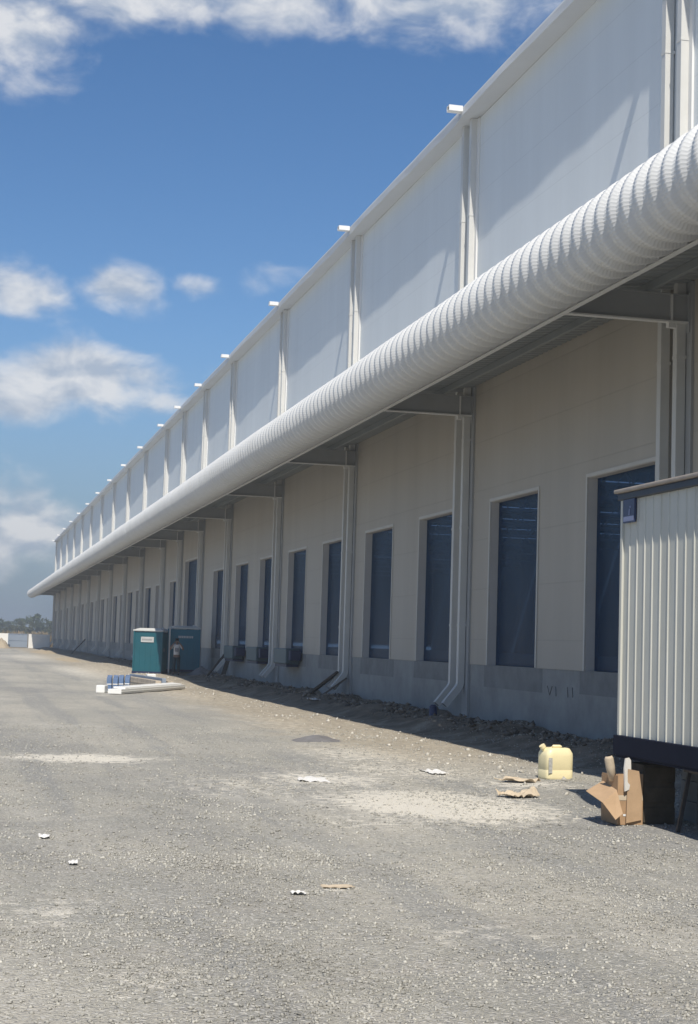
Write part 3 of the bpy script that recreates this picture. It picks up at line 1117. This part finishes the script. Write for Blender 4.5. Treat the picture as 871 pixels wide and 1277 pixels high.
tag(ob, 'curled brown paper sheet leaning beside the foam strip on the box', 'paper')

# ------------------------------------------------------------------ jerrycan
def make_jerrycan():
    x, y = 7.74, 20.40
    r = empty('jerrycan', (x, y, gz(x, y) - .01), R(8))
    tag(r, 'yellowish translucent plastic jerrycan standing on the gravel before the wall', 'jerrycan')
    bm = bmesh.new()
    hw, hd = .205, .16
    layers = [(0, .93), (.012, .99), (.03, 1.0), (.12, 1.0), (.125, .985), (.135, .985), (.14, 1.0), (.31, 1.0), (.345, .985), (.385, .88), (.41, .80), (.418, .70)]
    rings = []
    for (z, s) in layers:
        ring = []
        for i in range(32):
            a = 2 * math.pi * i / 32
            ca, sa = math.cos(a), math.sin(a)
            e = .38
            ring.append(bm.verts.new((hw * s * math.copysign(abs(ca) ** e, ca), hd * s * math.copysign(abs(sa) ** e, sa), z)))
        rings.append(ring)
    for A, B in zip(rings, rings[1:]):
        for i in range(32):
            bm.faces.new((A[i], A[(i + 1) % 32], B[(i + 1) % 32], B[i]))
    bm.faces.new(rings[-1])
    bm.faces.new(rings[0][::-1])
    me = bpy.data.meshes.new('body')
    bm.to_mesh(me)
    bm.free()
    me.polygons.foreach_set('use_smooth', [True] * len(me.polygons))
    me.materials.append(M_can)
    o = bpy.data.objects.new('body', me)
    C.objects.link(o)
    o.parent = r
    m_ = MB()
    m_.cyl((-.155, 0, .37), (-.195, 0, .425), .034, .034, 18)
    m_.build('spout', M_can, r, smooth=False)
    m_ = MB()
    m_.box(-.188, -.1665, .09, -.135, -.1615, .29)
    m_.build('side_label', M_label, r)
    m_ = MB()
    m_.cyl((.10, 0, .405), (.10, 0, .437), .026, .024, 16)
    m_.build('vent_cap', M_dark, r)
    m_ = MB()
    m_.cyl((-.188, 0, .415), (-.212, 0, .448), .041, .040, 18)
    m_.build('screw_cap', M_can, r)
    m_ = MB()
    w = .016
    prof = [(math.cos(a) * w, math.sin(a) * w * 1.2) for a in [2 * math.pi * i / 10 for i in range(10)]]
    path = []
    for i, (px_, pz_) in enumerate([(-.08, .400), (-.07, .425), (-.04, .436), (.06, .436), (.09, .425), (.10, .400)]):
        path.append(((px_, 0, pz_), (0, 1, 0), (0, 0, 1) if 1 < i < 4 else (1, 0, 0.2)))
    m_.sweep(path, prof)
    m_.build('handle', M_can, r, smooth=True)


make_jerrycan()

# ------------------------------------------------------------------ portable toilets
def make_toilet(loc, rz, w, d, h, label, faceA, sign_kind):
    r = empty('portable_toilet', loc, rz)
    tag(r, label, 'portable toilet', 'portable toilets by the warehouse wall')
    m_ = MB()
    m_.box(-w / 2, -d / 2, .10, w / 2, d / 2, h - .16)
    for sx in (-1, 1):
        for sy in (-1, 1):
            m_.box(sx * w / 2 - .035, sy * d / 2 - .035, .10, sx * w / 2 + .035, sy * d / 2 + .035, h - .14)
    for k in range(1, 5):
        x = -w / 2 + w * k / 5
        m_.box(x - .02, -d / 2 - .012, .2, x + .02, -d / 2 - .001, h * .62)
    m_.build('cabin_shell', M_teal if sign_kind == 'plate' else M_teal3, r, bevel=.01)
    m_ = MB()
    m_.box(-w / 2 - .05, -d / 2 - .05, 0, w / 2 + .05, d / 2 + .05, .10)
    m_.build('skid_base', M_navy, r)
    m_ = MB()
    m_.box(-w / 2 - .06, -d / 2 - .06, h - .14, w / 2 + .06, d / 2 + .06, h - .08)
    m_.box(-w / 2 - .03, -d / 2 - .03, h - .08, w / 2 + .03, d / 2 + .03, h, taper=.22)
    m_.cyl((w * .3, d * .2, h - .08), (w * .3, d * .2, h + .06), .05, .05, 12)
    m_.build('roof', M_roofw, r, bevel=.015)
    m_ = MB()
    m_.box(w / 2 + .001, -d / 2 + .08, .14, w / 2 + .03, d / 2 - .08, h - .22)
    do = m_.build('door', M_teal2, r, bevel=.008)
    m_ = MB()
    m_.box(w / 2 + .031, -d / 2 + .16, 1.0, w / 2 + .06, -d / 2 + .22, 1.15)
    m_.build('handle', M_signg, do)
    zs = h - .52
    m_ = MB()
    if sign_kind == 'plate':
        m_.box(-.33, -d / 2 - .032, zs - .11, .27, -d / 2 - .0125, zs + .13)
        sgn = m_.build('sign', M_signd, r)
        m_ = MB()
        x = -.27
        while x < .20:
            ww = random.uniform(.03, .055)
            m_.box(x, -d / 2 - .036, zs - .035, x + ww, -d / 2 - .033, zs + .045)
            x += ww + .018
        m_.build('lettering', M_signg, sgn)
    else:
        x = -.25
        while x < .36:
            ww = random.uniform(.04, .065)
            m_.box(x, -d / 2 - .020, zs - .03, x + ww, -d / 2 - .0125, zs + .07)
            x += ww + .02
        m_.build('lettering', M_signd, r)
    return r


t1x, t1y = 8.16, 72.6
make_toilet((t1x, t1y, gz(t1x, t1y) - .02), R(-24), 1.30, 1.25, 2.03, 'dark teal portable toilet with a white sign plate, the left of two', 0, 'plate')
t2x, t2y = 9.62, 72.9
make_toilet((t2x, t2y, gz(t2x, t2y) - .02), R(-7), 1.40, 1.25, 2.06, 'bluish teal portable toilet with pale letters, behind the standing person', 0, 'letters')
m_ = MB()
m_.box(-.03, -.03, 0, .03, .03, 2.1)
ob = m_.build('pale_post', M_pipe, loc=(8.86, 72.0, gz(8.86, 72.0) - .02))
tag(ob, 'thin pale post standing between the two teal portable toilets', 'post')

# ------------------------------------------------------------------ person
def skin_obj(name, verts, edges, radii, m, parent, root=0, sub=2, smooth=True):
    me = bpy.data.meshes.new(name)
    me.from_pydata(verts, edges, [])
    o = bpy.data.objects.new(name, me)
    C.objects.link(o)
    md = o.modifiers.new('skin', 'SKIN')
    me.update()
    if not me.skin_vertices:
        bm = bmesh.new()
        bm.from_mesh(me)
        bm.verts.layers.skin.verify()
        bm.to_mesh(me)
        bm.free()
    for i, r_ in enumerate(radii):
        sv = me.skin_vertices[0].data[i]
        sv.radius = (r_, r_) if isinstance(r_, float) else r_
        sv.use_root = (i == root)
    s2 = o.modifiers.new('sub', 'SUBSURF')
    s2.levels = sub
    s2.render_levels = sub
    dg = bpy.context.evaluated_depsgraph_get()
    ev = o.evaluated_get(dg)
    me2 = bpy.data.meshes.new_from_object(ev)
    o.modifiers.clear()
    o.data = me2
    bpy.data.meshes.remove(me)
    me2.materials.clear()
    me2.materials.append(m)
    if smooth:
        me2.polygons.foreach_set('use_smooth', [True] * len(me2.polygons))
    o.parent = parent
    return o


def make_person():
    x, y = 9.02, 70.6
    p = empty('person', (x, y, gz(x, y)), R(-8))
    tag(p, 'person in white shirt and dark trousers, hands raised to the face, before a teal toilet', 'person')
    # facing -Y (towards the yard); height 1.64
    V = [(0, 0, .90), (0, .01, 1.08), (0, .015, 1.26), (0, .01, 1.37), (0, 0, 1.43), (0, -.015, 1.50), (0, -.02, 1.57)]
    Rr = [(.14, .105), (.125, .095), (.15, .10), (.10, .075), (.052, .052), (.072, .085), (.062, .078)]
    E = [(0, 1), (1, 2), (2, 3), (3, 4), (4, 5), (5, 6)]

    def chain(start, pts, rads):
        prev = start
        for q, r_ in zip(pts, rads):
            V.append(q)
            Rr.append(r_)
            E.append((prev, len(V) - 1))
            prev = len(V) - 1
        return prev
    for s in (-1, 1):
        chain(0, [(s * .09, 0, .82), (s * .105, -.005, .48), (s * .115, .01, .26), (s * .12, .02, .09), (s * .125, -.12, .035)], [.085, .058, .052, .038, (.035, .028)])
        w = chain(3, [(s * .19, 0, 1.35), (s * .31, -.06, 1.17), (s * .27, -.16, 1.30), (s * .12, -.16, 1.49)], [.052, .040, .036, .026])
        h = chain(w, [(s * .085, -.155, 1.53)], [(.028, .020)])
        for k in range(4):
            a = k * .018 - .027
            chain(h, [(s * (.05 - .002 * k), -.15 + a * .4, 1.565 + a), (s * (.02), -.145 + a * .4, 1.575 + a - .004 * k)], [.009, .008])
        chain(w, [(s * .10, -.18, 1.525), (s * .075, -.185, 1.55)], [.010, .008])
    p.scale = (.94, .94, .94)
    skin_obj('body', V, E, Rr, M_skin, p)
    # shirt
    V2 = [(0, 0, .93), (0, .01, 1.08), (0, .015, 1.26), (0, .01, 1.38), (.19, 0, 1.355), (.28, -.045, 1.22), (-.19, 0, 1.355), (-.28, -.045, 1.22)]
    skin_obj('shirt', V2, [(0, 1), (1, 2), (2, 3), (3, 4), (4, 5), (3, 6), (6, 7)], [(.165, .13), (.15, .12), (.175, .125), (.115, .09), .068, .066, .068, .066], M_shirt, p, 1)
    m_ = MB()
    m_.box(-.09, -.132, 1.08, .09, -.112, 1.26)
    m_.build('shirt_print', M_print, p, bevel=.008)
    V3 = [(0, 0, .92), (.09, 0, .80), (.105, -.005, .48), (.118, .012, .12), (-.09, 0, .80), (-.105, -.005, .48), (-.118, .012, .12)]
    skin_obj('trousers', V3, [(0, 1), (1, 2), (2, 3), (0, 4), (4, 5), (5, 6)], [(.155, .122), .10, .078, .068, .10, .078, .068], M_trouser, p, 0)
    V4 = [(0, .02, 1.53), (0, .02, 1.60), (0, -.02, 1.625)]
    skin_obj('hair', V4, [(0, 1), (1, 2)], [(.078, .075), (.078, .080), (.055, .06)], M_hair, p, 1)
    for s in (-1, 1):
        skin_obj('shoe', [(s * .12, .05, .04), (s * .125, -.05, .04), (s * .13, -.16, .032)], [(0, 1), (1, 2)], [(.045, .042), (.05, .04), (.042, .03)], M_dark, p, 1)
    # face: nose, eyes, mouth
    m_ = MB()
    m_.poly([(0, -.125, 1.515), (.015, -.098, 1.505), (-.015, -.098, 1.505), (0, -.098, 1.55)], [(0, 1, 2), (0, 3, 1), (0, 2, 3), (1, 3, 2)])
    m_.build('nose', M_skin, p)
    for s in (-1, 1):
        m_ = MB()
        m_.box(s * .028 - .012, -.104, 1.545, s * .028 + .012, -.094, 1.555)
        m_.build('eye', M_signw, p)
    m_ = MB()
    m_.box(-.02, -.102, 1.478, .02, -.094, 1.486)
    m_.build('mouth', M_hair, p)


make_person()

# ------------------------------------------------------------------ building material on the yard
# long white panels lying on the gravel
def lying_panel(name, a, b, w, h, m, label, cat, group=None, z=0.0, roll=0):
    a = Vector(a)
    b = Vector(b)
    d = (b - a)
    ang = math.atan2(d.y, d.x)
    ln = d.length
    mid = (a + b) / 2
    m_ = MB()
    m_.box(-ln / 2, -w / 2, 0, ln / 2, w / 2, h)
    if h > .1:
        m_.box(-ln / 2 + .02, -w / 2 - .012, h * .42, ln / 2 - .02, -w / 2 - .001, h * .55)
    o = m_.build(name, m, bevel=min(.02, h * .2), loc=(mid.x, mid.y, gz(mid.x, mid.y) + z))
    o.rotation_euler = (roll, 0, ang)
    tag(o, label, cat, group)
    return o


gp = 'lengths of building material dumped on the gravel'
lying_panel('wall_panel', (4.42, 48.9), (7.25, 55.6), .42, .14, M_blockw, 'broad white insulated panel lying across the front of the material pile', 'panel', gp, .02)
lying_panel('wall_panel', (4.60, 49.4), (7.15, 55.7), .38, .05, M_blockw, 'thinner white panel lying on top of the broad white panel', 'panel', gp, .16, R(4))
lying_panel('timber_beam', (5.80, 60.5), (6.35, 54.2), .20, .30, M_paletimber, 'pale brown beam lying behind the white panels, left of the other beam', 'beam', gp)
lying_panel('timber_beam', (6.45, 62.5), (7.0, 56.2), .20, .26, M_paletimber, 'pale brown beam lying behind the white panels, nearest the toilets', 'beam', gp)
lying_panel('metal_channel', (6.12, 61.0), (6.66, 55.2), .14, .36, M_fenceg, 'grey metal channel lying between the two pale brown beams', 'beam', gp)
m_ = MB()
m_.box(-.14, -.2, 0, .14, .2, .24)
ob = m_.build('foam_block', M_blockw, bevel=.03, loc=(4.12, 49.9, gz(4.12, 49.9)))
ob.rotation_euler = (0, 0, R(-20))
tag(ob, 'white square foam block at the left end of the material pile', 'block', gp)
m_ = MB()
m_.box(-.17, -.2, 0, .17, .2, .22)
ob = m_.build('foam_block', M_blockw, bevel=.03, loc=(6.95, 61.8, gz(6.95, 61.8) + .10))
tag(ob, 'small white foam block standing behind the pale brown beams', 'block', gp)
for k in range(4):
    xx = 4.50 + k * .20
    yy = 51.6 + k * .14
    m_ = MB()
    for j in range(3):
        m_.box(-.075, -.30 + j * .21, 0, .075, -.11 + j * .21, .40 + .04 * j, 0)
    m_.box(-.085, -.33, -.015, .085, .34, .0, 1)
    m_.box(-.076, -.315, .19, .076, -.3025, .22, 1)
    ob = m_.build('wrapped_bundle', [M_stripe, M_blockw], bevel=.015, loc=(xx, yy, gz(xx, yy) + .03))
    ob.rotation_euler = (0, R(random.uniform(-2, 2)), R(-8))
    tag(ob, ['blue wrapped bundle next to the white foam block', 'blue wrapped bundle, second from the white foam block', 'blue wrapped bundle, third from the white foam block',
             'blue wrapped bundle nearest the pale brown beams'][k], 'bundle', 'blue bundles in the material pile')
m_ = MB()
m_.box(-.50, -.62, 0, .50, .62, .03)
ob = m_.build('white_board', M_blockw, bevel=.01, loc=(4.80, 51.8, gz(4.8, 51.8) - .01))
ob.rotation_euler = (0, 0, R(8))
tag(ob, 'flat white board under the four blue bundles', 'board')

# planks propped against the plinth
def plank(a, b, w, label, m=M_wood, th=.05):
    a = Vector(a)
    b = Vector(b)
    m_ = MB()
    m_.bar((0, 0, 0), b - a, w, th)
    o = m_.build('plank', m, bevel=.006, loc=a)
    tag(o, label, 'plank', 'planks propped against the plinth')


zg = .10
plank((9.85, 46.9, zg), (10.74, 46.4, .90), .34, 'dark weathered plank propped on the plinth between the levellers and the nearer downspouts, outer one', th=.06)
plank((10.0, 45.9, zg), (10.84, 45.7, .74), .24, 'dark weathered plank propped close behind the outer plank')
plank((9.75, 66.8, zg), (10.76, 66.4, 1.50), .24, 'long dark plank leaning on the wall right of the toilets', th=.06)
plank((10.2, 65.2, zg), (10.8, 67.4, .92), .18, 'short dark plank crossing the long leaning plank')
plank((9.3, 148, .1), (10.75, 151, 1.5), .08, 'thin dark pole leaning on the wall beyond the toilets', th=.08)
m_ = MB()
m_.box(-.09, -.08, 0, .09, .08, .04)
m_.cyl((0, 0, .04), (0, 0, .26), .095, .085, 18)
m_.cyl((0, 0, .262), (0, 0, .29), .06, .06, 14)
ob = m_.build('blue_can', M_bluecan, bevel=.006, loc=(10.18, 34.5, gz(10.18, 34.5) - .005))
tag(ob, 'small dark blue plastic can beside the downspout shoes', 'can')

# ------------------------------------------------------------------ piles, litter, stones
def mound(name, x, y, rx, ry, h, m, label, cat, seed=0, zoff=-.02):
    nr, na = 14, 40
    V, F = [], []
    for i in range(nr + 1):
        q = i / nr
        for j in range(na):
            a = 2 * math.pi * j / na
            wob = 1 + .22 * mnoise.noise(Vector((math.cos(a) * 1.3 + seed, math.sin(a) * 1.3, seed * 2.1)))
            px_, py_ = rx * q * wob * math.cos(a), ry * q * wob * math.sin(a)
            hh = h * (1 - sstep(0, 1, q)) * (1 + .35 * mnoise.noise(Vector((px_ / rx * 3, py_ / ry * 3, seed + 5))))
            V.append((px_, py_, float(hh)))
    for i in range(nr):
        for j in range(na):
            F.append((i * na + j, (i + 1) * na + j, (i + 1) * na + (j + 1) % na, i * na + (j + 1) % na))
    m_ = MB()
    m_.poly(V, F)
    o = m_.build(name, m, smooth=True, loc=(x, y, gz(x, y) + zoff))
    tag(o, label, cat)
    return o


mound('grit_pile', 6.12, 27.9, .62, .95, .12, M_gpile, 'low dark heap of grit on the pale gravel', 'grit pile', 1)
mound('sand_mound', 4.3, 203, 1.2, 2.4, 1.25, M_sand, 'tan sand heap before the far white hoardings', 'sand heap', 2)
mound('earth_mound', 9.2, 74.4, .9, 1.6, .5, M_gpile, 'dark earth heap at the foot of the wall behind the toilets', 'earth heap', 3)
mound('earth_mound', 10.1, 70.0, .7, 1.5, .35, M_gpile, 'dark earth heap right of the person by the wall', 'earth heap', 6)
mound('earth_mound', 7.6, 165, 1.5, 12, .3, M_sand, 'low tan earth bank by the far end of the wall', 'earth bank', 4)
mound('earth_mound', 7.2, 118, .9, 12, .2, M_sand, 'low tan earth bank behind the toilets', 'earth bank', 5)


def stones(name, n, xr, yr, smin, smax, m, label=None, cat=None, kind='stuff', dens=None, zadd=0.0, flat=(.45, .8)):
    """one mesh of many small angular stones"""
    base = np.array([(1, 0, 0), (-1, 0, 0), (0, 1, 0), (0, -1, 0), (0, 0, 1), (0, 0, -.8)], dtype=float)
    faces = np.array([(0, 2, 4), (2, 1, 4), (1, 3, 4), (3, 0, 4), (2, 0, 5), (1, 2, 5), (3, 1, 5), (0, 3, 5)])
    x = rng.uniform(*xr, n * 4)
    y = rng.uniform(*yr, n * 4)
    if dens is not None:
        keep = rng.uniform(0, 1, n * 4) < dens(x, y)
        x, y = x[keep], y[keep]
    x, y = x[:n], y[:n]
    n = len(x)
    s = smin * (smax / smin) ** (rng.uniform(0, 1, n) ** 2.2)
    jit = 1 + rng.uniform(-.35, .35, (n, 6, 3))
    P = base[None] * jit + rng.uniform(-.25, .25, (n, 6, 3))
    a = rng.uniform(0, 2 * np.pi, n)
    sc = np.stack([s, s * rng.uniform(.55, 1, n), s * rng.uniform(*flat, n)], 1)
    P = P * sc[:, None, :]
    tl = rng.uniform(-.4, .4, n)
    c, sn = np.cos(tl)[:, None], np.sin(tl)[:, None]
    P = np.stack([P[..., 0] * c - P[..., 2] * sn, P[..., 1], P[..., 0] * sn + P[..., 2] * c], -1)
    c, sn = np.cos(a)[:, None], np.sin(a)[:, None]
    P = np.stack([P[..., 0] * c - P[..., 1] * sn, P[..., 0] * sn + P[..., 1] * c, P[..., 2]], -1)
    P += np.stack([x, y, ground_z(x, y) + s * .18 + zadd], 1)[:, None, :]
    F = (faces[None] + (np.arange(n) * 6)[:, None, None]).reshape(-1, 3)
    o = np_mesh(name, P.reshape(-1, 3), F, m)
    tag(o, label, cat, kind=kind)
    return o


def wedge(x, y):
    """denser in the strip of yard in front of the camera, thinning with distance"""
    inside = ((x > -.06 * y - .6) & (x < .56 * y + .6)).astype(float)
    patch = np.sin(x * 1.7 + .6 * y) * np.sin(y * .9 - .5 * x + 1) + .6 * np.sin(x * 4.3 - y * 1.3) * np.sin(y * 2.9 + x * .7)
    return inside * np.clip((9.5 / np.maximum(y, 5)) ** 1.6, 0, 1) * np.clip(.6 + .5 * patch, .25, 1)


stones('gravel', 60000, (-1.2, 7.5), (5.4, 13), .0035, .018, M_stone, 'loose grey gravel scattered over the near yard', 'gravel', dens=wedge)
stones('coarse_gravel', 45000, (-2, 12), (12, 32), .005, .024, M_stone, 'loose grey gravel scattered farther across the yard', 'gravel', dens=lambda x, y: np.clip(wedge(x, y) * 1.6, 0, 1))
stones('pale_gravel', 12000, (-2, 10), (5.2, 34), .005, .020, M_stonep, 'pale crushed stone scattered over the yard', 'gravel',
       dens=lambda x, y: wedge(x, y) * .05 + np.exp(-(((x - 5.1) / .9) ** 2 + ((y - 17) / 1.6) ** 2)) + .5 * np.exp(-(((x - 4.2) / 1.2) ** 2 + ((y - 19.6) / 1.7) ** 2)) + .6 * np.exp(-(((x - 6.0) / 1.5) ** 2 + ((y - 21.5) / 2.6) ** 2)))
stones('rubble', 5000, (8.8, 10.9), (16, 120), .015, .11, M_rubble, 'dark rubble and soil clods along the foot of the wall', 'rubble',
       dens=lambda x, y: np.exp(-((x - 10.2) / .55) ** 2) * np.clip(45 / y, 0, 1))
stones('clods', 1400, (6.4, 8.8), (16, 110), .012, .06, M_stonep, 'pale clods and broken stone beside the shaded strip', 'rubble',
       dens=lambda x, y: np.exp(-((x - 7.6) / .8) ** 2) * np.clip(30 / y, 0, 1) * (.3 + .7 * (np.sin(y * .9) > .2)))


def litter(name, x, y, sx, sy, amp, m, label, cat, seed, rz=0, nx=22, ny=16):
    V, F = [], []
    for j in range(ny + 1):
        for i in range(nx + 1):
            u, v = i / nx - .5, j / ny - .5
            e = 1 + .25 * mnoise.noise(Vector((u * 3 + seed, v * 3, seed)))
            z = abs(mnoise.noise(Vector((u * 2.6 + seed * 3, v * 2.0, seed)))) * amp * 2 + amp * .4 * abs(mnoise.noise(Vector((u * 13, v * 13, seed))))
            V.append((u * sx * e, v * sy * e, z + .006))
    for j in range(ny):
        for i in range(nx):
            a = j * (nx + 1) + i
            F.append((a, a + 1, a + nx + 2, a + nx + 1))
    m_ = MB()
    m_.poly(V, F)
    o = m_.build(name, m, loc=(x, y, gz(x, y) + .004))
    o.rotation_euler = (0, 0, rz)
    sm_ = o.modifiers.new('thickness', 'SOLIDIFY')
    sm_.thickness = .004
    tag(o, label, cat)
    return o


litter('paper_sack', 6.30, 17.8, .42, .34, .07, M_sack, 'crumpled torn paper sack on the gravel left of the box', 'sack', 3.3, R(20))
litter('white_sheet', 4.33, 19.95, .36, .55, .02, M_paper, 'flat white sheet lying on the gravel below the grit heap', 'sheet', 1.2, R(-8))
litter('white_sheet', 2.28, 10.85, .10, .09, .012, M_paper, 'small white scrap on the grey gravel in the middle foreground', 'scrap', 4.1)
litter('white_sheet', .86, 12.35, .07, .13, .01, M_paper, 'tiny white scrap on the gravel, the nearer of two at left', 'scrap', 5.1)
litter('white_sheet', .72, 14.0, .09, .16, .012, M_paper, 'tiny raised white scrap on the gravel, the farther of two at left', 'scrap', 6.6)
litter('white_sheet', 6.3, 21.2, .26, .5, .02, M_paper, 'pale flat scrap lying on the dust just left of the jerrycan', 'scrap', 7.2)
litter('cardboard_scrap', 2.62, 11.15, .22, .12, .006, M_sack, 'flat tan cardboard scrap in the middle foreground', 'scrap', 8.3)
litter('cardboard_scrap', 6.95, 19.6, .30, .5, .05, M_sack, 'crumpled tan scrap lying at the foot of the jerrycan', 'scrap', 9.2, R(40))
litter('white_sheet', 9.4, 43.6, .3, .5, .04, M_paper, 'pale scrap on the shaded soil near the downspout shoes', 'scrap', 2.2)

# ------------------------------------------------------------------ far hoardings
FY = 214.0
panels = [(7.83, 10.65, 'w', 'white hoarding standing just left of the warehouse end'), (5.36, 7.79, 'g', 'grey blue hoarding standing between two white panels'),
          (2.50, 5.32, 'w', 'white hoarding standing behind the tan sand heap')]
for (xa, xb, kd, lb) in panels:
    r = empty('hoarding', ((xa + xb) / 2, FY if kd == 'w' else FY + 1.2, 0))
    tag(r, lb, 'hoarding', 'hoardings beyond the yard')
    hw = (xb - xa) / 2
    m_ = MB()
    m_.box(-hw, -.04, .02 if kd == 'w' else .1, hw, .04, 1.86)
    m_.build('sheet', M_fence if kd == 'w' else M_fenceg, r)
    m_ = MB()
    if kd == 'g':
        m_.box(-hw, -.08, .95, hw, -.045, 1.02)
        m_.box(-hw, -.08, 1.80, hw, -.045, 1.86)
    m_.box(-hw, -.06, -.1, -hw + .06, .06, 1.9)
    m_.box(hw - .06, -.06, -.1, hw, .06, 1.9)
    m_.build('frame', M_fenceg, r)

# ------------------------------------------------------------------ trees beyond the site
def leaf_cloud(clumps, leaf, n):
    V, F = [], []
    per = n // len(clumps)
    for (cx, cy, cz, r) in clumps:
        d = rng.normal(size=(per, 3))
        d /= np.linalg.norm(d, axis=1)[:, None]
        q = rng.uniform(.25, 1, per) ** .45
        P = np.array([cx, cy, cz]) + d * (r * q)[:, None] * np.array([1, 1, .75])
        A = rng.normal(size=(per, 3))
        A /= np.linalg.norm(A, axis=1)[:, None]
        B = np.cross(A, rng.normal(size=(per, 3)))
        B /= np.linalg.norm(B, axis=1)[:, None]
        s = (leaf * rng.uniform(.5, 1.2, per))[:, None]
        o = sum(len(v) for v in V)
        V.append(np.stack([P - A * s, P + B * s * .5, P + A * s, P - B * s * .5], 1).reshape(-1, 3))
        F.append((np.arange(per) * 4)[:, None] + np.arange(4)[None] + o)
    return np.concatenate(V), np.concatenate(F)


def make_tree_kind(h, wide, m):
    clumps = []
    for i in range(11):
        a = random.uniform(0, 6.28)
        q = random.uniform(.1, 1) * wide
        clumps.append((math.cos(a) * q, math.sin(a) * q, h * random.uniform(.38, .86), h * random.uniform(.13, .2)))
    clumps.append((0, 0, h * .88, h * .12))
    V, F = leaf_cloud(clumps, h * .045, 1300)
    t = empty('tree', (0, 0, 0))
    np_mesh('crown', V, F, m, t)
    mt = MB()
    mt.cyl((0, 0, -.3), (0.05, 0, h * .45), h * .03, h * .018, 8)
    for c in clumps[:5]:
        mt.cyl((0.05, 0, h * .38), (c[0], c[1], c[2]), h * .014, h * .006, 6)
    mt.build('trunk', M_bark, t)
    return t


kinds = [make_tree_kind(7.5, 2.4, M_leaf), make_tree_kind(5.6, 2.6, M_leaf2), make_tree_kind(6.4, 1.9, M_leaf)]
kname = ['tall dark green hazy tree', 'broad dusty green hazy tree', 'narrow dark green hazy tree']
places = []
for i in range(22):
    places.append((-16 + i * 1.8 + random.uniform(-1, 1), random.choice((365, 395, 430)) + random.uniform(-12, 12), i % 3 if i % 5 else 1))
used = set()
for i, (x, y, kd) in enumerate(places):
    src = kinds[kd]
    if kd in used:
        t = src.copy()
        C.objects.link(t)
        for ch in list(src.children):
            c = ch.copy()
            C.objects.link(c)
            c.parent = t
    else:
        t = src
        used.add(kd)
    s = random.uniform(.66, .98)
    t.location = (x, y, gz(x, y) - .1)
    t.rotation_euler = (0, 0, random.uniform(0, 6.28))
    t.scale = (s, s, s)
    tag(t, kname[kd] + ' in the row beyond the hoardings', 'tree', 'trees beyond the hoardings')

# dry scrub between the panels and the trees
n = 9000
x = rng.uniform(-40, 30, n)
y = rng.uniform(225, 370, n)
hh = rng.uniform(.4, 1.5, n) * (1 + .8 * np.sin(x * .35 + y * .05))
hh = np.clip(hh, .25, 2.4)
a = rng.uniform(0, 3.14, n)
w = rng.uniform(.2, .6, n)
z = ground_z(x, y)
dx, dy = np.cos(a) * w, np.sin(a) * w
lx, ly = rng.uniform(-.4, .4, n), rng.uniform(-.4, .4, n)
V = np.stack([np.stack([x - dx, y - dy, z - .05], 1), np.stack([x + dx, y + dy, z - .05], 1), np.stack([x + lx + dx * .4, y + ly + dy * .4, z + hh], 1), np.stack([x + lx - dx * .6, y + ly - dy * .6, z + hh * .8], 1)], 1).reshape(-1, 3)
F = (np.arange(n) * 4)[:, None] + np.arange(4)[None]
ob = np_mesh('dry_scrub', V, F, M_dry)
tag(ob, 'dry brown scrub covering the ground beyond the hoardings', 'scrub', kind='stuff')

# ------------------------------------------------------------------ haze
HAZE = 0.0013
m = bpy.data.materials.new('haze_air')
m.use_nodes = True
t = m.node_tree
t.nodes.clear()
out = N(t, 'ShaderNodeOutputMaterial')
pv = N(t, 'ShaderNodeVolumePrincipled')
pv.inputs['Color'].default_value = (0.80, 0.88, 0.96, 1)
pv.inputs['Density'].default_value = HAZE
pv.inputs['Anisotropy'].default_value = 0.2
L(t, pv.outputs[0], out.inputs['Volume'])
m_ = MB()
m_.box(-3050, -1550, -2.0, 3050, 3050, 17.5)
ob = m_.build('haze', m)
tag(ob, kind='stuff')
